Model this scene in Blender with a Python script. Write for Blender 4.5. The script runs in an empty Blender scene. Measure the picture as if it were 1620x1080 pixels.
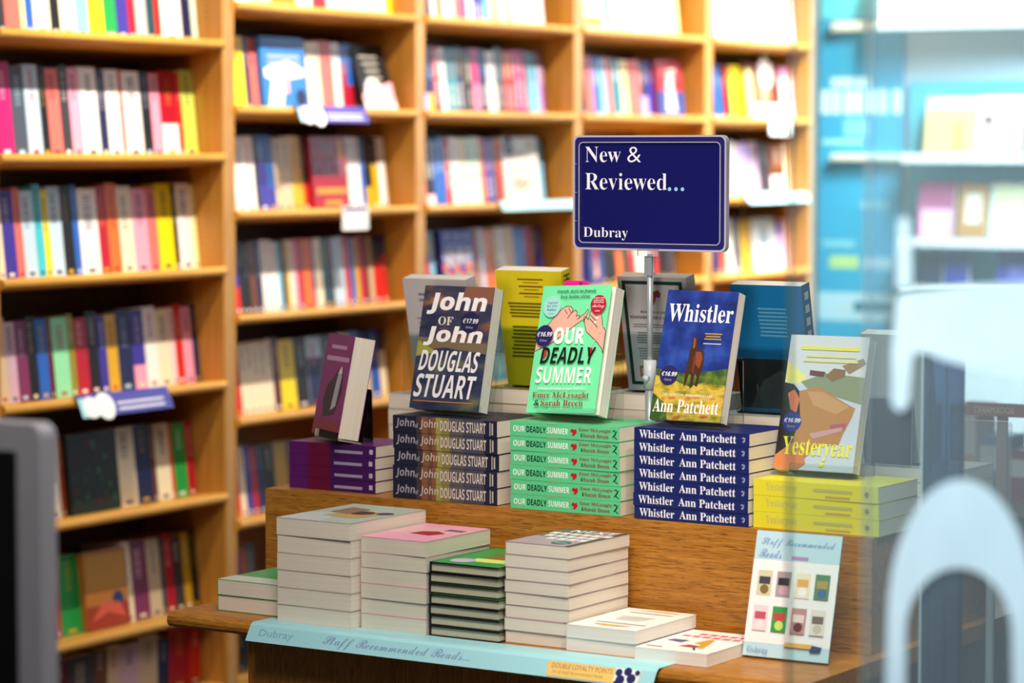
import bpy, math, random
from mathutils import Matrix, Vector

random.seed(7)
R = math.radians
SC = bpy.context.scene
COL = SC.collection

# ------------------------------------------------------------------ camera
# world: +x runs along the bookcase wall, +y into that wall, z up, metres
EYE = Vector((0.0, 0.0, 1.45))
TH, PH, FPX = R(31.15), R(3.88), 4450.0
cam_d = bpy.data.cameras.new('camera')
cam_d.sensor_width = 36.0
cam_d.lens = 36.0 * FPX / 1620.0
cam_d.clip_start = 0.05
cam_d.dof.use_dof = True
cam_d.dof.focus_distance = 5.08
cam_d.dof.aperture_fstop = 2.8
cam_d.dof.aperture_blades = 0
cam = bpy.data.objects.new('camera', cam_d)
COL.objects.link(cam)
cam.location = EYE
cam.rotation_euler = (R(90) - PH, 0.0, TH - R(90))
SC.camera = cam

# ------------------------------------------------------------------ light
SC.view_settings.view_transform = 'Standard'
SC.view_settings.look = 'None'
SC.view_settings.gamma = 1.0
SC.view_settings.exposure = 0.0
world = bpy.data.worlds.new('world')
SC.world = world
world.use_nodes = True
world.node_tree.nodes['Background'].inputs[0].default_value = (0.92, 0.95, 1.0, 1)
world.node_tree.nodes['Background'].inputs[1].default_value = 0.06


def spot(name, loc, target, energy, size=100, blend=0.5, radius=0.03, col=(1.0, 0.89, 0.70)):
    d = bpy.data.lights.new(name, 'SPOT')
    d.energy, d.spot_size, d.spot_blend, d.shadow_soft_size, d.color = energy, R(size), blend, radius, col
    o = bpy.data.objects.new(name, d)
    COL.objects.link(o)
    o.location = loc
    o.rotation_euler = (Vector(target) - Vector(loc)).to_track_quat('-Z', 'Y').to_euler()


def area(name, loc, target, sx, sy, energy, col=(1, 0.95, 0.88), spread=180):
    d = bpy.data.lights.new(name, 'AREA')
    d.shape, d.size, d.size_y, d.energy, d.color, d.spread = 'RECTANGLE', sx, sy, energy, col, R(spread)
    o = bpy.data.objects.new(name, d)
    COL.objects.link(o)
    o.location = loc
    o.rotation_euler = (Vector(target) - Vector(loc)).to_track_quat('-Z', 'Y').to_euler()


# a ceiling track of spotlights a metre in front of the bookcases
for i, sx in enumerate((4.95, 5.75, 6.6, 7.45, 8.3, 9.1)):
    spot('ceiling_spotlight', (sx, 3.50, 2.88), (sx + 0.12, 4.55, 1.62), 185 if i == 0 else 245, 62, 1.0, 0.025)
# spotlights over the display table, from the right and front
spot('table_spotlight', (3.35, 1.15, 2.75), (4.3, 2.12, 0.8), 84, 34, 1.0, 0.08)
spot('table_spotlight', (3.45, 2.9, 2.95), (4.72, 2.55, 1.15), 34, 26, 1.0, 0.06)
spot('table_spotlight', (3.55, 1.35, 2.9), (4.14, 2.05, 0.6), 80, 24, 1.0, 0.06)
spot('table_spotlight', (4.75, 2.45, 2.9), (4.75, 2.5, 0.8), 35, 60, 0.9, 0.06)
# unseen soft fill added above the entrance to brighten the table front
area('ceiling_fill', (2.3, 1.5, 3.2), (4.3, 2.45, 0.9), 1.3, 1.3, 26, (1, 0.91, 0.82), 90)
# unseen fill light added to brighten the far wall
area('ceiling_fill', (8.9, 2.6, 3.1), (9.74, 3.4, 1.3), 1.2, 1.2, 130, (0.95, 0.97, 1.0), 90)
# light added out of view to brighten the haze on the glass front
area('glass_fill', (1.45, 1.55, 2.45), (2.7, 0.75, 1.15), 0.5, 0.5, 13, (0.88, 0.95, 1.0), 70)
# daylight of the street coming in low from behind the camera
spot('street_daylight', (0.55, 0.65, 1.22), (4.6, 2.5, 1.30), 230, 19, 1.0, 0.2, (1.0, 0.96, 0.9))


# ------------------------------------------------------------------ calibrated rays (to place things at true depth)
FWH = Vector((math.cos(TH), math.sin(TH), 0))
RT = Vector((math.sin(TH), -math.cos(TH), 0))
FW = math.cos(PH) * FWH - math.sin(PH) * Vector((0, 0, 1))
UP = math.sin(PH) * FWH + math.cos(PH) * Vector((0, 0, 1))


def at(axis, val, px, py):
    """The point on the world plane axis = val which the photograph shows at (px, py)."""
    d = FW + RT * ((px - 810) / FPX) - UP * ((py - 540) / FPX)
    return EYE + d * ((val - EYE[axis]) / d[axis])


def px_of(p):
    q = Vector(p) - EYE
    z = q.dot(FW)
    return 810 + FPX * q.dot(RT) / z, 540 - FPX * q.dot(UP) / z


# ------------------------------------------------------------------ colours and materials
HEX = {
    'black': '17141a', 'charcoal': '3a363f', 'navy': '1a2052', 'indigo': '3c309c', 'blue': '2660c0', 'sky blue': '7fbfe6',
    'pale blue': 'bcd6ee', 'cyan': '42c0d8', 'teal': '1f7f92', 'dark teal': '124a55', 'green': '1f9a48', 'mint': '8fe0b0',
    'olive': '8f8a20', 'lime': 'c8d860', 'yellow': 'f0d818', 'gold': 'd6a81c', 'mustard': 'b8901c', 'cream': 'efe3c8',
    'beige': 'cdb79a', 'tan': 'b98f63', 'white': 'f2eef0', 'grey': '9a9298', 'pale grey': 'c9c2c6', 'brown': '6a3a20',
    'maroon': '5c1220', 'crimson': 'b0122c', 'red': 'd02a22', 'salmon': 'e0706a', 'pink': 'f0a0c0', 'pale pink': 'f6d2dc',
    'magenta': 'c81878', 'plum': '7a2f5c', 'purple': '6a1f86', 'lavender': 'b7a0e0', 'mauve': 'c9a9bf', 'orange': 'e8702a',
    'rust': 'a8492a', 'pale green': 'cfe6d4', 'pale yellow': 'f6efa8', 'dark green': '12402c', 'slate': '4a5366',
}


def lin(h):
    out = []
    for i in (0, 2, 4):
        c = int(h[i:i + 2], 16) / 255
        out.append(c / 12.92 if c <= 0.04045 else ((c + 0.055) / 1.055) ** 2.4)
    return (*out, 1.0)


_M = {}


def newmat(name):
    m = bpy.data.materials.new(name)
    m.use_nodes = True
    nt = m.node_tree
    return m, nt, nt.nodes['Principled BSDF'], nt.nodes['Material Output']


def ink(c, rough=0.42):
    """Printed paper or card of one colour, with the faint mottling of coated stock."""
    h = HEX.get(c, c)
    k = ('ink', h, rough)
    if k not in _M:
        m, nt, b, _ = newmat('print_' + h)
        n = nt.nodes.new('ShaderNodeTexNoise')
        n.inputs['Scale'].default_value = 60
        mx = nt.nodes.new('ShaderNodeMix')
        mx.data_type = 'RGBA'
        l = lin(h)
        mx.inputs[6].default_value = l
        mx.inputs[7].default_value = (*[v * 0.88 for v in l[:3]], 1)
        nt.links.new(n.outputs['Fac'], mx.inputs[0])
        nt.links.new(mx.outputs[2], b.inputs['Base Color'])
        b.inputs['Roughness'].default_value = rough
        b.inputs['Specular IOR Level'].default_value = 0.35
        _M[k] = m
    return _M[k]


def mottled(name, stops, scale, rough=0.4, stretch=(1, 1, 1), detail=4):
    """Printed picture texture: noise through a colour ramp."""
    if name not in _M:
        m, nt, b, _ = newmat(name)
        tc = nt.nodes.new('ShaderNodeTexCoord')
        mp = nt.nodes.new('ShaderNodeMapping')
        mp.inputs['Scale'].default_value = stretch
        n = nt.nodes.new('ShaderNodeTexNoise')
        n.inputs['Scale'].default_value = scale
        n.inputs['Detail'].default_value = detail
        r = nt.nodes.new('ShaderNodeValToRGB')
        while len(r.color_ramp.elements) < len(stops):
            r.color_ramp.elements.new(0.5)
        for e, (p, c) in zip(r.color_ramp.elements, stops):
            e.position, e.color = p, lin(HEX.get(c, c))
        nt.links.new(tc.outputs['Object'], mp.inputs[0])
        nt.links.new(mp.outputs[0], n.inputs[0])
        nt.links.new(n.outputs['Fac'], r.inputs[0])
        nt.links.new(r.outputs[0], b.inputs['Base Color'])
        b.inputs['Roughness'].default_value = rough
        _M[name] = m
    return _M[name]


def wood(name, c1, c2, stretch, rough=0.38, scale=9, dark=None):
    """Planed timber: long noise grain along one axis, with fine pores."""
    if name not in _M:
        m, nt, b, _ = newmat(name)
        tc = nt.nodes.new('ShaderNodeTexCoord')
        mp = nt.nodes.new('ShaderNodeMapping')
        mp.inputs['Scale'].default_value = stretch
        n = nt.nodes.new('ShaderNodeTexNoise')
        n.inputs['Scale'].default_value = scale
        n.inputs['Detail'].default_value = 6
        n.inputs['Distortion'].default_value = 0.6
        r = nt.nodes.new('ShaderNodeValToRGB')
        r.color_ramp.elements[0].position, r.color_ramp.elements[0].color = 0.34, lin(c1)
        r.color_ramp.elements[1].position, r.color_ramp.elements[1].color = 0.66, lin(c2)
        nt.links.new(tc.outputs['Object'], mp.inputs[0])
        nt.links.new(mp.outputs[0], n.inputs[0])
        nt.links.new(n.outputs['Fac'], r.inputs[0])
        out = r.outputs[0]
        if dark:
            n2 = nt.nodes.new('ShaderNodeTexNoise')
            n2.inputs['Scale'].default_value = scale * 6
            n2.inputs['Detail'].default_value = 3
            nt.links.new(mp.outputs[0], n2.inputs[0])
            r2 = nt.nodes.new('ShaderNodeValToRGB')
            r2.color_ramp.elements[0].position, r2.color_ramp.elements[0].color = 0.36, (1, 1, 1, 1)
            r2.color_ramp.elements[1].position, r2.color_ramp.elements[1].color = 0.46, (0, 0, 0, 1)
            nt.links.new(n2.outputs['Fac'], r2.inputs[0])
            mx = nt.nodes.new('ShaderNodeMix')
            mx.data_type = 'RGBA'
            nt.links.new(r2.outputs[0], mx.inputs[0])
            nt.links.new(out, mx.inputs[6])
            mx.inputs[7].default_value = lin(dark)
            out = mx.outputs[2]
        nt.links.new(out, b.inputs['Base Color'])
        b.inputs['Roughness'].default_value = rough
        _M[name] = m
    return _M[name]


def pages(tint='e9e0d0'):
    """Cut page edges: fine irregular lines across the thickness (local y)."""
    k = ('pages', tint)
    if k not in _M:
        m, nt, b, _ = newmat('page_edges_' + tint)
        tc = nt.nodes.new('ShaderNodeTexCoord')
        mp = nt.nodes.new('ShaderNodeMapping')
        mp.inputs['Scale'].default_value = (2, 900, 2)
        n = nt.nodes.new('ShaderNodeTexNoise')
        n.inputs['Scale'].default_value = 1.0
        n.inputs['Detail'].default_value = 2
        r = nt.nodes.new('ShaderNodeValToRGB')
        l = lin(tint)
        r.color_ramp.elements[0].position, r.color_ramp.elements[0].color = 0.3, (*[v * 0.80 for v in l[:3]], 1)
        r.color_ramp.elements[1].position, r.color_ramp.elements[1].color = 0.6, l
        nt.links.new(tc.outputs['Object'], mp.inputs[0])
        nt.links.new(mp.outputs[0], n.inputs[0])
        nt.links.new(n.outputs['Fac'], r.inputs[0])
        nt.links.new(r.outputs[0], b.inputs['Base Color'])
        b.inputs['Roughness'].default_value = 0.85
        _M[k] = m
    return _M[k]


def plain(name, h, rough=0.5, metal=0.0):
    if name not in _M:
        m, nt, b, _ = newmat(name)
        n = nt.nodes.new('ShaderNodeTexNoise')
        n.inputs['Scale'].default_value = 14
        mx = nt.nodes.new('ShaderNodeMix')
        mx.data_type = 'RGBA'
        l = lin(h)
        mx.inputs[6].default_value = l
        mx.inputs[7].default_value = (*[v * 0.9 for v in l[:3]], 1)
        nt.links.new(n.outputs['Fac'], mx.inputs[0])
        nt.links.new(mx.outputs[2], b.inputs['Base Color'])
        b.inputs['Roughness'].default_value = rough
        b.inputs['Metallic'].default_value = metal
        _M[name] = m
    return _M[name]


def clear(name, tint, gloss=0.08, haze=0.0, haze_col='dfeaf0'):
    """Clear sheet: see-through, a little glossy, with an optional diffuse veil."""
    if name not in _M:
        m = bpy.data.materials.new(name)
        m.use_nodes = True
        nt = m.node_tree
        nt.nodes.clear()
        out = nt.nodes.new('ShaderNodeOutputMaterial')
        tr = nt.nodes.new('ShaderNodeBsdfTransparent')
        tr.inputs[0].default_value = lin(tint)
        gl = nt.nodes.new('ShaderNodeBsdfGlossy')
        gl.inputs['Roughness'].default_value = 0.05
        mx = nt.nodes.new('ShaderNodeMixShader')
        fr = nt.nodes.new('ShaderNodeLayerWeight')
        fr.inputs[0].default_value = gloss
        nt.links.new(fr.outputs['Fresnel'], mx.inputs[0])
        nt.links.new(tr.outputs[0], mx.inputs[1])
        nt.links.new(gl.outputs[0], mx.inputs[2])
        last = mx.outputs[0]
        if haze:
            df = nt.nodes.new('ShaderNodeBsdfDiffuse')
            df.inputs[0].default_value = lin(haze_col)
            n = nt.nodes.new('ShaderNodeTexNoise')
            n.inputs['Scale'].default_value = 1.6
            mt = nt.nodes.new('ShaderNodeMapRange')
            mt.inputs[3].default_value, mt.inputs[4].default_value = haze * 0.7, haze * 1.3
            nt.links.new(n.outputs['Fac'], mt.inputs[0])
            m2 = nt.nodes.new('ShaderNodeMixShader')
            nt.links.new(mt.outputs[0], m2.inputs[0])
            nt.links.new(last, m2.inputs[1])
            nt.links.new(df.outputs[0], m2.inputs[2])
            last = m2.outputs[0]
        nt.links.new(last, out.inputs[0])
        _M[name] = m
    return _M[name]


WOOD_X = wood('beech_shelf', 'cc9238', 'daa44c', (0.6, 14, 14))
WOOD_Z = wood('beech_panel', 'b87e32', 'c8903e', (14, 14, 0.6))
BACKW = wood('bookcase_back', '6b4218', '7d5020', (40, 4, 0.7), 0.6)  # darker than the other panels, shade at the back put into the colour
OAK_A = wood('oak_table', 'a4681e', 'bc8030', (0.7, 12, 16), 0.42, 9, '744512')
OAK_V = wood('oak_upright', 'a4681e', 'bc8030', (12, 12, 0.7), 0.42, 9, '744512')
PAGE = pages()

# ------------------------------------------------------------------ lettering
UPC = {'bold': 0x1D5D4, 'serif': 0x1D400, 'serifi': 0x1D468, 'script': 0x1D4D0, 'sansi': 0x1D608, 'sans': None, 'boldi': 0x1D63C}
DIG = {'bold': 0x1D7EC, 'boldi': 0x1D7EC, 'serif': 0x1D7CE, 'serifi': 0x1D7CE}
_T = {}
TSC = bpy.data.scenes.new('lettering')          # scratch scene in which letters are outlined; removed at the end


def style_text(s, style):
    base = UPC[style]
    if base is None:
        return s
    out = ''
    for ch in s:
        if 'A' <= ch <= 'Z':
            out += chr(base + ord(ch) - 65)
        elif 'a' <= ch <= 'z':
            out += chr(base + 26 + ord(ch) - 97)
        elif '0' <= ch <= '9' and style in DIG:
            out += chr(DIG[style] + ord(ch) - 48)
        else:
            out += ch
    return out


def text_geo(s, style, weight=0.0):
    """Flat letter polygons in a unit box: (verts 2D, faces, width, height)."""
    k = (s, style, weight)
    if k not in _T:
        cu = bpy.data.curves.new('lettering', 'FONT')
        cu.body = style_text(s, style)
        cu.resolution_u = 3
        cu.offset = weight
        o = bpy.data.objects.new('lettering', cu)
        TSC.collection.objects.link(o)
        with bpy.context.temp_override(scene=TSC, view_layer=TSC.view_layers[0]):
            me = bpy.data.meshes.new_from_object(o.evaluated_get(bpy.context.evaluated_depsgraph_get()))
        vs = [(v.co.x, v.co.y) for v in me.vertices]
        fs = [list(p.vertices) for p in me.polygons]
        bpy.data.objects.remove(o)
        bpy.data.curves.remove(cu)
        bpy.data.meshes.remove(me)
        if not vs:
            vs, fs = [(0, 0), (1, 0), (1, 1)], []
        x0, x1 = min(v[0] for v in vs), max(v[0] for v in vs)
        y0, y1 = min(v[1] for v in vs), max(v[1] for v in vs)
        _T[k] = ([((x - x0) / max(x1 - x0, 1e-6), (y - y0) / max(y1 - y0, 1e-6)) for x, y in vs], fs, x1 - x0, y1 - y0)
    return _T[k]


# ------------------------------------------------------------------ mesh builder
class MB:
    def __init__(self):
        self.v, self.f, self.m, self.mats = [], [], [], []

    def slot(self, mat):
        if mat not in self.mats:
            self.mats.append(mat)
        return self.mats.index(mat)

    def add(self, vs, fs, mat, M=None):
        n = len(self.v)
        self.v += [tuple(M @ Vector(p)) for p in vs] if M else [tuple(p) for p in vs]
        s = self.slot(mat)
        for f in fs:
            self.f.append([i + n for i in f])
            self.m.append(s)

    def box(self, x0, x1, y0, y1, z0, z1, mat, M=None):
        vs = [(x, y, z) for z in (z0, z1) for y in (y0, y1) for x in (x0, x1)]
        self.add(vs, [(0, 2, 3, 1), (4, 5, 7, 6), (0, 1, 5, 4), (2, 6, 7, 3), (0, 4, 6, 2), (1, 3, 7, 5)], mat, M)

    def prism(self, prof, axis, a0, a1, mat, M=None):
        """Extrude a closed 2D outline along an axis (x: outline in y,z; y: in x,z; z: in x,y)."""
        n = len(prof)
        def P(p, a):
            return (a, p[0], p[1]) if axis == 'x' else (p[0], a, p[1]) if axis == 'y' else (p[0], p[1], a)
        vs = [P(p, a0) for p in prof] + [P(p, a1) for p in prof]
        fs = [list(range(n))[::-1], list(range(n, 2 * n))] + [(i, (i + 1) % n, n + (i + 1) % n, n + i) for i in range(n)]
        self.add(vs, fs, mat, M)

    def tube(self, p0, p1, r, mat, n=16, r1=None, M=None):
        p0, p1 = Vector(p0), Vector(p1)
        r1 = r if r1 is None else r1
        q = (p1 - p0).to_track_quat('Z', 'Y')
        vs = []
        for p, rr in ((p0, r), (p1, r1)):
            for i in range(n):
                a = 2 * math.pi * i / n
                vs.append(p + q @ Vector((rr * math.cos(a), rr * math.sin(a), 0)))
        self.add(vs, [list(range(n))[::-1], list(range(n, 2 * n))] + [(i, (i + 1) % n, n + (i + 1) % n, n + i) for i in range(n)], mat, M)

    def build(self, name, parent=None, M=None, smooth=False):
        me = bpy.data.meshes.new(name)
        me.from_pydata(self.v, [], self.f)
        for mt in self.mats:
            me.materials.append(mt)
        me.polygons.foreach_set('material_index', self.m)
        if smooth:
            me.polygons.foreach_set('use_smooth', [True] * len(me.polygons))
        me.update()
        o = bpy.data.objects.new(name, me)
        COL.objects.link(o)
        if parent:
            o.parent = parent
        if M is not None:
            o.matrix_world = M
        return o


class Plane:
    """A printed face: lay shapes and lettering on it in its own (u, v) units, each layer a hair above the last."""
    def __init__(self, mb, o, u, v, W, H, M=None):
        self.mb, self.o, self.u, self.v, self.W, self.H = mb, Vector(o), Vector(u), Vector(v), W, H
        self.n = self.u.cross(self.v).normalized()
        self.M, self.k = M, 1

    def P(self, x, y, e):
        return self.o + self.u * (x * self.W) + self.v * (y * self.H) + self.n * e

    def poly(self, pts, c, up=True):
        mat = ink(c) if isinstance(c, str) else c
        if up:
            self.k += 1
        self.mb.add([self.P(x, y, 0.00012 * self.k) for x, y in pts], [list(range(len(pts)))], mat, self.M)

    def rect(self, x0, y0, x1, y1, c, up=True):
        self.poly([(x0, y0), (x1, y0), (x1, y1), (x0, y1)], c, up)

    def disc(self, x, y, r, c, n=28):
        k = self.W / self.H
        self.poly([(x + r * math.cos(2 * math.pi * i / n), y + r * k * math.sin(2 * math.pi * i / n)) for i in range(n)], c)

    def text(self, s, x0, y0, x1, y1, c, style='bold', slant=0.0, weight=0.0):
        vs, fs, _, _ = text_geo(s, style, weight)
        self.k += 1
        e = 0.00012 * self.k
        self.mb.add([self.P(x0 + (x1 - x0) * (a + slant * b), y0 + (y1 - y0) * b, e) for a, b in vs], fs, ink(c) if isinstance(c, str) else c, self.M)

    def line(self, pts, w, c):
        self.k += 1
        ar = self.H / self.W
        for (xa, ya), (xb, yb) in zip(pts, pts[1:]):
            dx, dy = xb - xa, (yb - ya) * ar
            L = math.hypot(dx, dy) or 1
            nx, ny = -dy / L * w / 2, dx / L * w / 2 / ar
            self.mb.add([self.P(x, y, 0.00012 * self.k) for x, y in ((xa - nx, ya - ny), (xb - nx, yb - ny), (xb + nx, yb + ny), (xa + nx, ya + ny))],
                        [(0, 1, 2, 3)], ink(c), self.M)

    def para(self, x0, y0, x1, y1, n, c, rag=0.15, centred=True):
        """Lines of print too small to read."""
        self.k += 1
        dy = (y1 - y0) / n
        for i in range(n):
            k = random.uniform(0, rag) * (x1 - x0)
            a, b = (x0 + k / 2, x1 - k / 2) if centred else (x0, x1 - k)
            y = y0 + dy * i
            self.mb.add([self.P(x, yy, 0.00012 * self.k) for x, yy in ((a, y), (b, y), (b, y + dy * 0.45), (a, y + dy * 0.45))], [(0, 1, 2, 3)], ink(c), self.M)


def props(o, label, cat, group=None, kind=None):
    o['label'], o['category'] = label, cat
    if group:
        o['group'] = group
    if kind:
        o['kind'] = kind
    return o


def structure(o):
    o['kind'] = 'structure'
    return o


def empty(name, M, label, cat, group=None):
    o = bpy.data.objects.new(name, None)
    COL.objects.link(o)
    o.empty_display_size = 0.05
    o.matrix_world = M
    return props(o, label, cat, group)


ORD = ['first', 'second', 'third', 'fourth', 'fifth', 'sixth', 'seventh', 'eighth', 'ninth', 'tenth', 'eleventh', 'twelfth', 'thirteenth',
       'fourteenth', 'fifteenth', 'sixteenth', 'seventeenth', 'eighteenth', 'nineteenth', 'twentieth', 'twenty-first', 'twenty-second',
       'twenty-third', 'twenty-fourth', 'twenty-fifth', 'twenty-sixth', 'twenty-seventh', 'twenty-eighth', 'twenty-ninth', 'thirtieth', 'thirty-first', 'thirty-second', 'thirty-third', 'thirty-fourth', 'thirty-fifth']

# ------------------------------------------------------------------ the room
mb = MB()
mb.box(-1.0, 11.0, -2.5, 5.0, -0.05, 0.0, plain('floor_dark', '4a4038', 0.5))
structure(mb.build('floor'))
mb = MB()
mb.box(3.0, 9.75, 4.80, 4.90, 0.0, 3.2, plain('wall_paint', 'd8d2c6', 0.8))
structure(mb.build('wall_left'))
mb = MB()
mb.box(9.76, 9.86, -1.0, 4.79, 0.0, 3.2, plain('wall_blue_grey', 'c2d4de', 0.7))
structure(mb.build('wall_back'))

# ------------------------------------------------------------------ bookcases
YF = 4.50                                     # fronts of the uprights
TILT = R(6.0)
SH_T = 0.025
BAYS = {1: (5.09, 5.970), 2: (6.022, 6.900), 3: (6.951, 7.830), 4: (7.880, 8.742), 5: (8.796, 9.590)}
ZS1 = [2.040, 1.742, 1.444, 1.146, 0.844, 0.544, 0.242]
ZS = [2.122, 1.846, 1.570, 1.292, 1.015, 0.739, 0.463, 0.187]
BORD = {1: 'leftmost', 2: 'second', 3: 'middle', 4: 'fourth', 5: 'fifth'}
BLAB = {1: 'leftmost wooden bookcase, nearest and cut off by the photo edge', 2: 'second wooden bookcase from the left, behind the white book stacks',
        3: 'middle wooden bookcase, its crisp colourful spines left of the blue sign', 4: 'wooden bookcase mostly hidden behind the blue sign',
        5: 'rightmost wooden bookcase, next to the turquoise banner'}


def shelf_profile(z):
    """Outline in (y, z) of a shelf board that tips back, its front edge rounded."""
    y0, y1 = YF - 0.013, YF + 0.262
    r = SH_T / 2
    pts = []
    for i in range(7):
        a = math.pi / 2 + math.pi * i / 6
        pts.append((r + r * math.cos(a), -r + r * math.sin(a)))
    pts += [(y1 - y0, -SH_T), (y1 - y0, 0)]
    c, s = math.cos(TILT), math.sin(TILT)
    return [(y0 + y * c + zz * s, z - y * s + zz * c) for y, zz in pts]


for b, (x0, x1) in BAYS.items():
    root = empty('bookcase', Matrix.Translation((x0, YF, 0)), BLAB[b], 'bookcase', 'bookcases along the wall')
    W = Matrix.Identity(4)
    for side, (xa, xb) in enumerate(((x0 - 0.0235, x0), (x1, x1 + 0.0235))):
        mb = MB()
        mb.box(xa, xb, YF, YF + 0.275, 0, 2.35, WOOD_Z)
        if side == 1:                          # shelf-pin holes down the panel's inner face
            for yy in (YF + 0.052, YF + 0.20):
                z = 0.1
                while z < 2.3:
                    n = 8
                    mb.add([(xa - 0.0003, yy + 0.0028 * math.cos(2 * math.pi * i / n), z + 0.0028 * math.sin(2 * math.pi * i / n)) for i in range(n)],
                           [list(range(n))], ink('5a3412'))
                    z += 0.0175
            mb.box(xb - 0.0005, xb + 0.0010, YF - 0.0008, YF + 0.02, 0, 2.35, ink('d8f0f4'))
        mb.build('side_panel', root, W)
    mb = MB()
    mb.box(x0, x1, YF + 0.276, YF + 0.284, 0, 2.35, BACKW)
    mb.build('back_panel', root, W)
    mb = MB()
    mb.box(x0 + 0.0005, x1 - 0.0005, YF + 0.01, YF + 0.27, 0.0, 0.03, WOOD_X)
    mb.build('plinth', root, W)
    for z in (ZS1 if b == 1 else ZS):
        mb = MB()
        mb.prism(shelf_profile(z), 'x', x0 + 0.0006, x1 - 0.0006, WOOD_X)
        mb.build('shelf', root, W)


# ------------------------------------------------------------------ books
def book_geo(mc, mp, w, h, t, cover, M=None, page=PAGE, hard=False, flare=0.0, back=None, spine=None):
    """Closed book: front cover on y=0 facing -y, spine on x=0, height up z. mc gets the cover, mp the page block."""
    c = 0.0024 if hard else 0.0009
    oh = 0.003 if hard else 0.0
    cm = ink(cover) if isinstance(cover, str) else cover
    bm = cm if back is None else (ink(back) if isinstance(back, str) else back)
    sm = cm if spine is None else (ink(spine) if isinstance(spine, str) else spine)
    F = (M or Matrix.Identity(4)) @ Matrix.Rotation(-flare, 4, 'Z')
    mc.box(0, w, 0, c, 0, h, cm, F)
    mc.box(0, w, t - c, t, 0, h, bm, M)
    mc.box(0, c, c, t - c, 0, h, sm, M)
    if hard:                                   # rounded joint lines of the case
        mc.box(0.004, 0.006, -0.0004, 0, 0, h, cm, M)
    mp.box(c + 0.0002, w - oh - 0.0004, c + 0.0001, t - c - 0.0001, oh + 0.0003, h - oh - 0.0003, page, M)


def front_plane(mc, w, h, M=None, flare=0.0):
    return Plane(mc, (0, 0, 0), (math.cos(flare), -math.sin(flare), 0), (0, 0, 1), w, h, M)


def spine_plane(mc, h, t, M=None):
    return Plane(mc, (0, t, h), (0, 0, -1), (0, -1, 0), h, t, M)


def back_plane(mc, w, h, t, M=None):
    return Plane(mc, (w, t, 0), (-1, 0, 0), (0, 0, 1), w, h, M)


RB = Matrix.Rotation(R(90), 4, 'Z')

# Rows of shelved books. Each row: start pixel, then "end-pixel colour[/lower colour] [: lettering @ from,to,colour,style ; ...]".
# "face" entries stand with the cover outward.
ROWS = {}


def row(bay, k, py, h, start, txt):
    ROWS[(bay, k)] = (py, h, start, [e.strip() for e in txt.strip().split('|') if e.strip()])


row(1, 1, 56, .222, 0, '''10 charcoal|35 salmon|43 pale yellow|55 blue|82 cream|97 black|122 cream|142 sky blue|167 yellow|187 green|205 indigo|217 crimson|
 235 pale grey|247 dark teal|257 red|290 white|305 navy|327 pale green''')
row(1, 2, 240, .225, 0, '''25 magenta|47 slate|70 pale blue|82 black|102 salmon|117 charcoal|135 pink|162 white|175 navy|197 white|202 red|
 230 white|245 black|260 pink|287 crimson/white|294 red|315 lime''')
row(1, 3, 430, .225, 0, '''10 cream|30 indigo|42 salmon|62 pale blue|75 cyan|85 yellow|105 pale blue|122 black|132 blue|162 white|
 177 crimson|195 orange|217 cream|240 pink|255 salmon|280 yellow|287 black|310 white|325 pale yellow''')
row(1, 4, 615, .205, 0, '''17 beige|32 mauve|50 plum|65 black|82 blue|90 maroon|115 mint|125 olive|145 crimson|162 black|175 indigo|192 gold|215 navy|235 indigo/pink|
 255 white|275 cream|283 pale pink|295 red|310 pink|320 navy''')
row(1, 5, 800, .205, 2, '''34 slate|68 beige|100 white|107 rust|185 face:forest|192 navy|220 cream|245 navy|252 brown|275 cream|280 red|300 green|312 crimson''')
row(1, 6, 1000, .205, 2, '''40 maroon|74 brown|85 brown|100 rust|132 green|200 face:autumn|215 cream|240 plum|260 beige|267 dark teal|280 crimson|295 charcoal|307 mustard|318 black''')
row(1, 7, 1100, .15, 2, '''40 slate|76 black|110 maroon|150 charcoal|170 brown|190 beige|220 mauve|250 beige|268 navy|300 crimson|318 red''')
row(2, 1, 22, .20, 373, '''395 white|430 pale yellow|470 olive|495 white|518 crimson|545 white|575 white|594 white|612 pale blue|622 yellow''')
row(2, 2, 172, .196, 373, '''392 yellow|400 navy|412 salmon|481 face:bluejumper|490 black|501 cream|512 cream|522 salmon|532 salmon|
 544 white|553 blue/crimson|562 blue/crimson|613 face:blackquote''')
row(2, 3, 330, .206, 375, '''392 white|408 white|414 charcoal|427 blue/indigo|439 blue/indigo|452 beige|466 beige|475 gold|484 gold|491 slate/red|547 face:party|
 552 red|563 white|575 white|582 blue|592 black/gold|603 black/gold|615 white''')
row(2, 4, 490, .196, 374, '''383 indigo/red|391 black|400 black|410 brown|419 navy|426 white|433 white|438 white|445 white|451 sky blue|457 black|462 gold|
 470 cream|476 pink|484 crimson|491 orange|499 orange|503 purple|508 cream|515 cream|528 dark teal|532 maroon|541 pale blue|550 pale blue|
 558 red|566 blue|573 gold|583 crimson|588 brown|595 beige|607 navy/red|617 navy/red''')
row(2, 5, 655, .198, 375, '''385 red|397 cream|407 cream|417 cream|427 cream|437 cream|448 maroon|472 yellow|492 black|515 pale blue/navy|
 540 slate|560 beige|575 blue|590 navy/beige|604 blue|615 navy/cream''')
row(2, 6, 815, .188, 375, '''383 red|393 cream|403 indigo|412 crimson|424 navy|440 black|460 mustard|480 brown''')
row(2, 7, 1000, .19, 375, '''388 purple|398 rust|410 slate''')
row(2, 8, 1090, .100, 376, '''390 black|402 charcoal|415 black|428 charcoal|440 black''')
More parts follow.
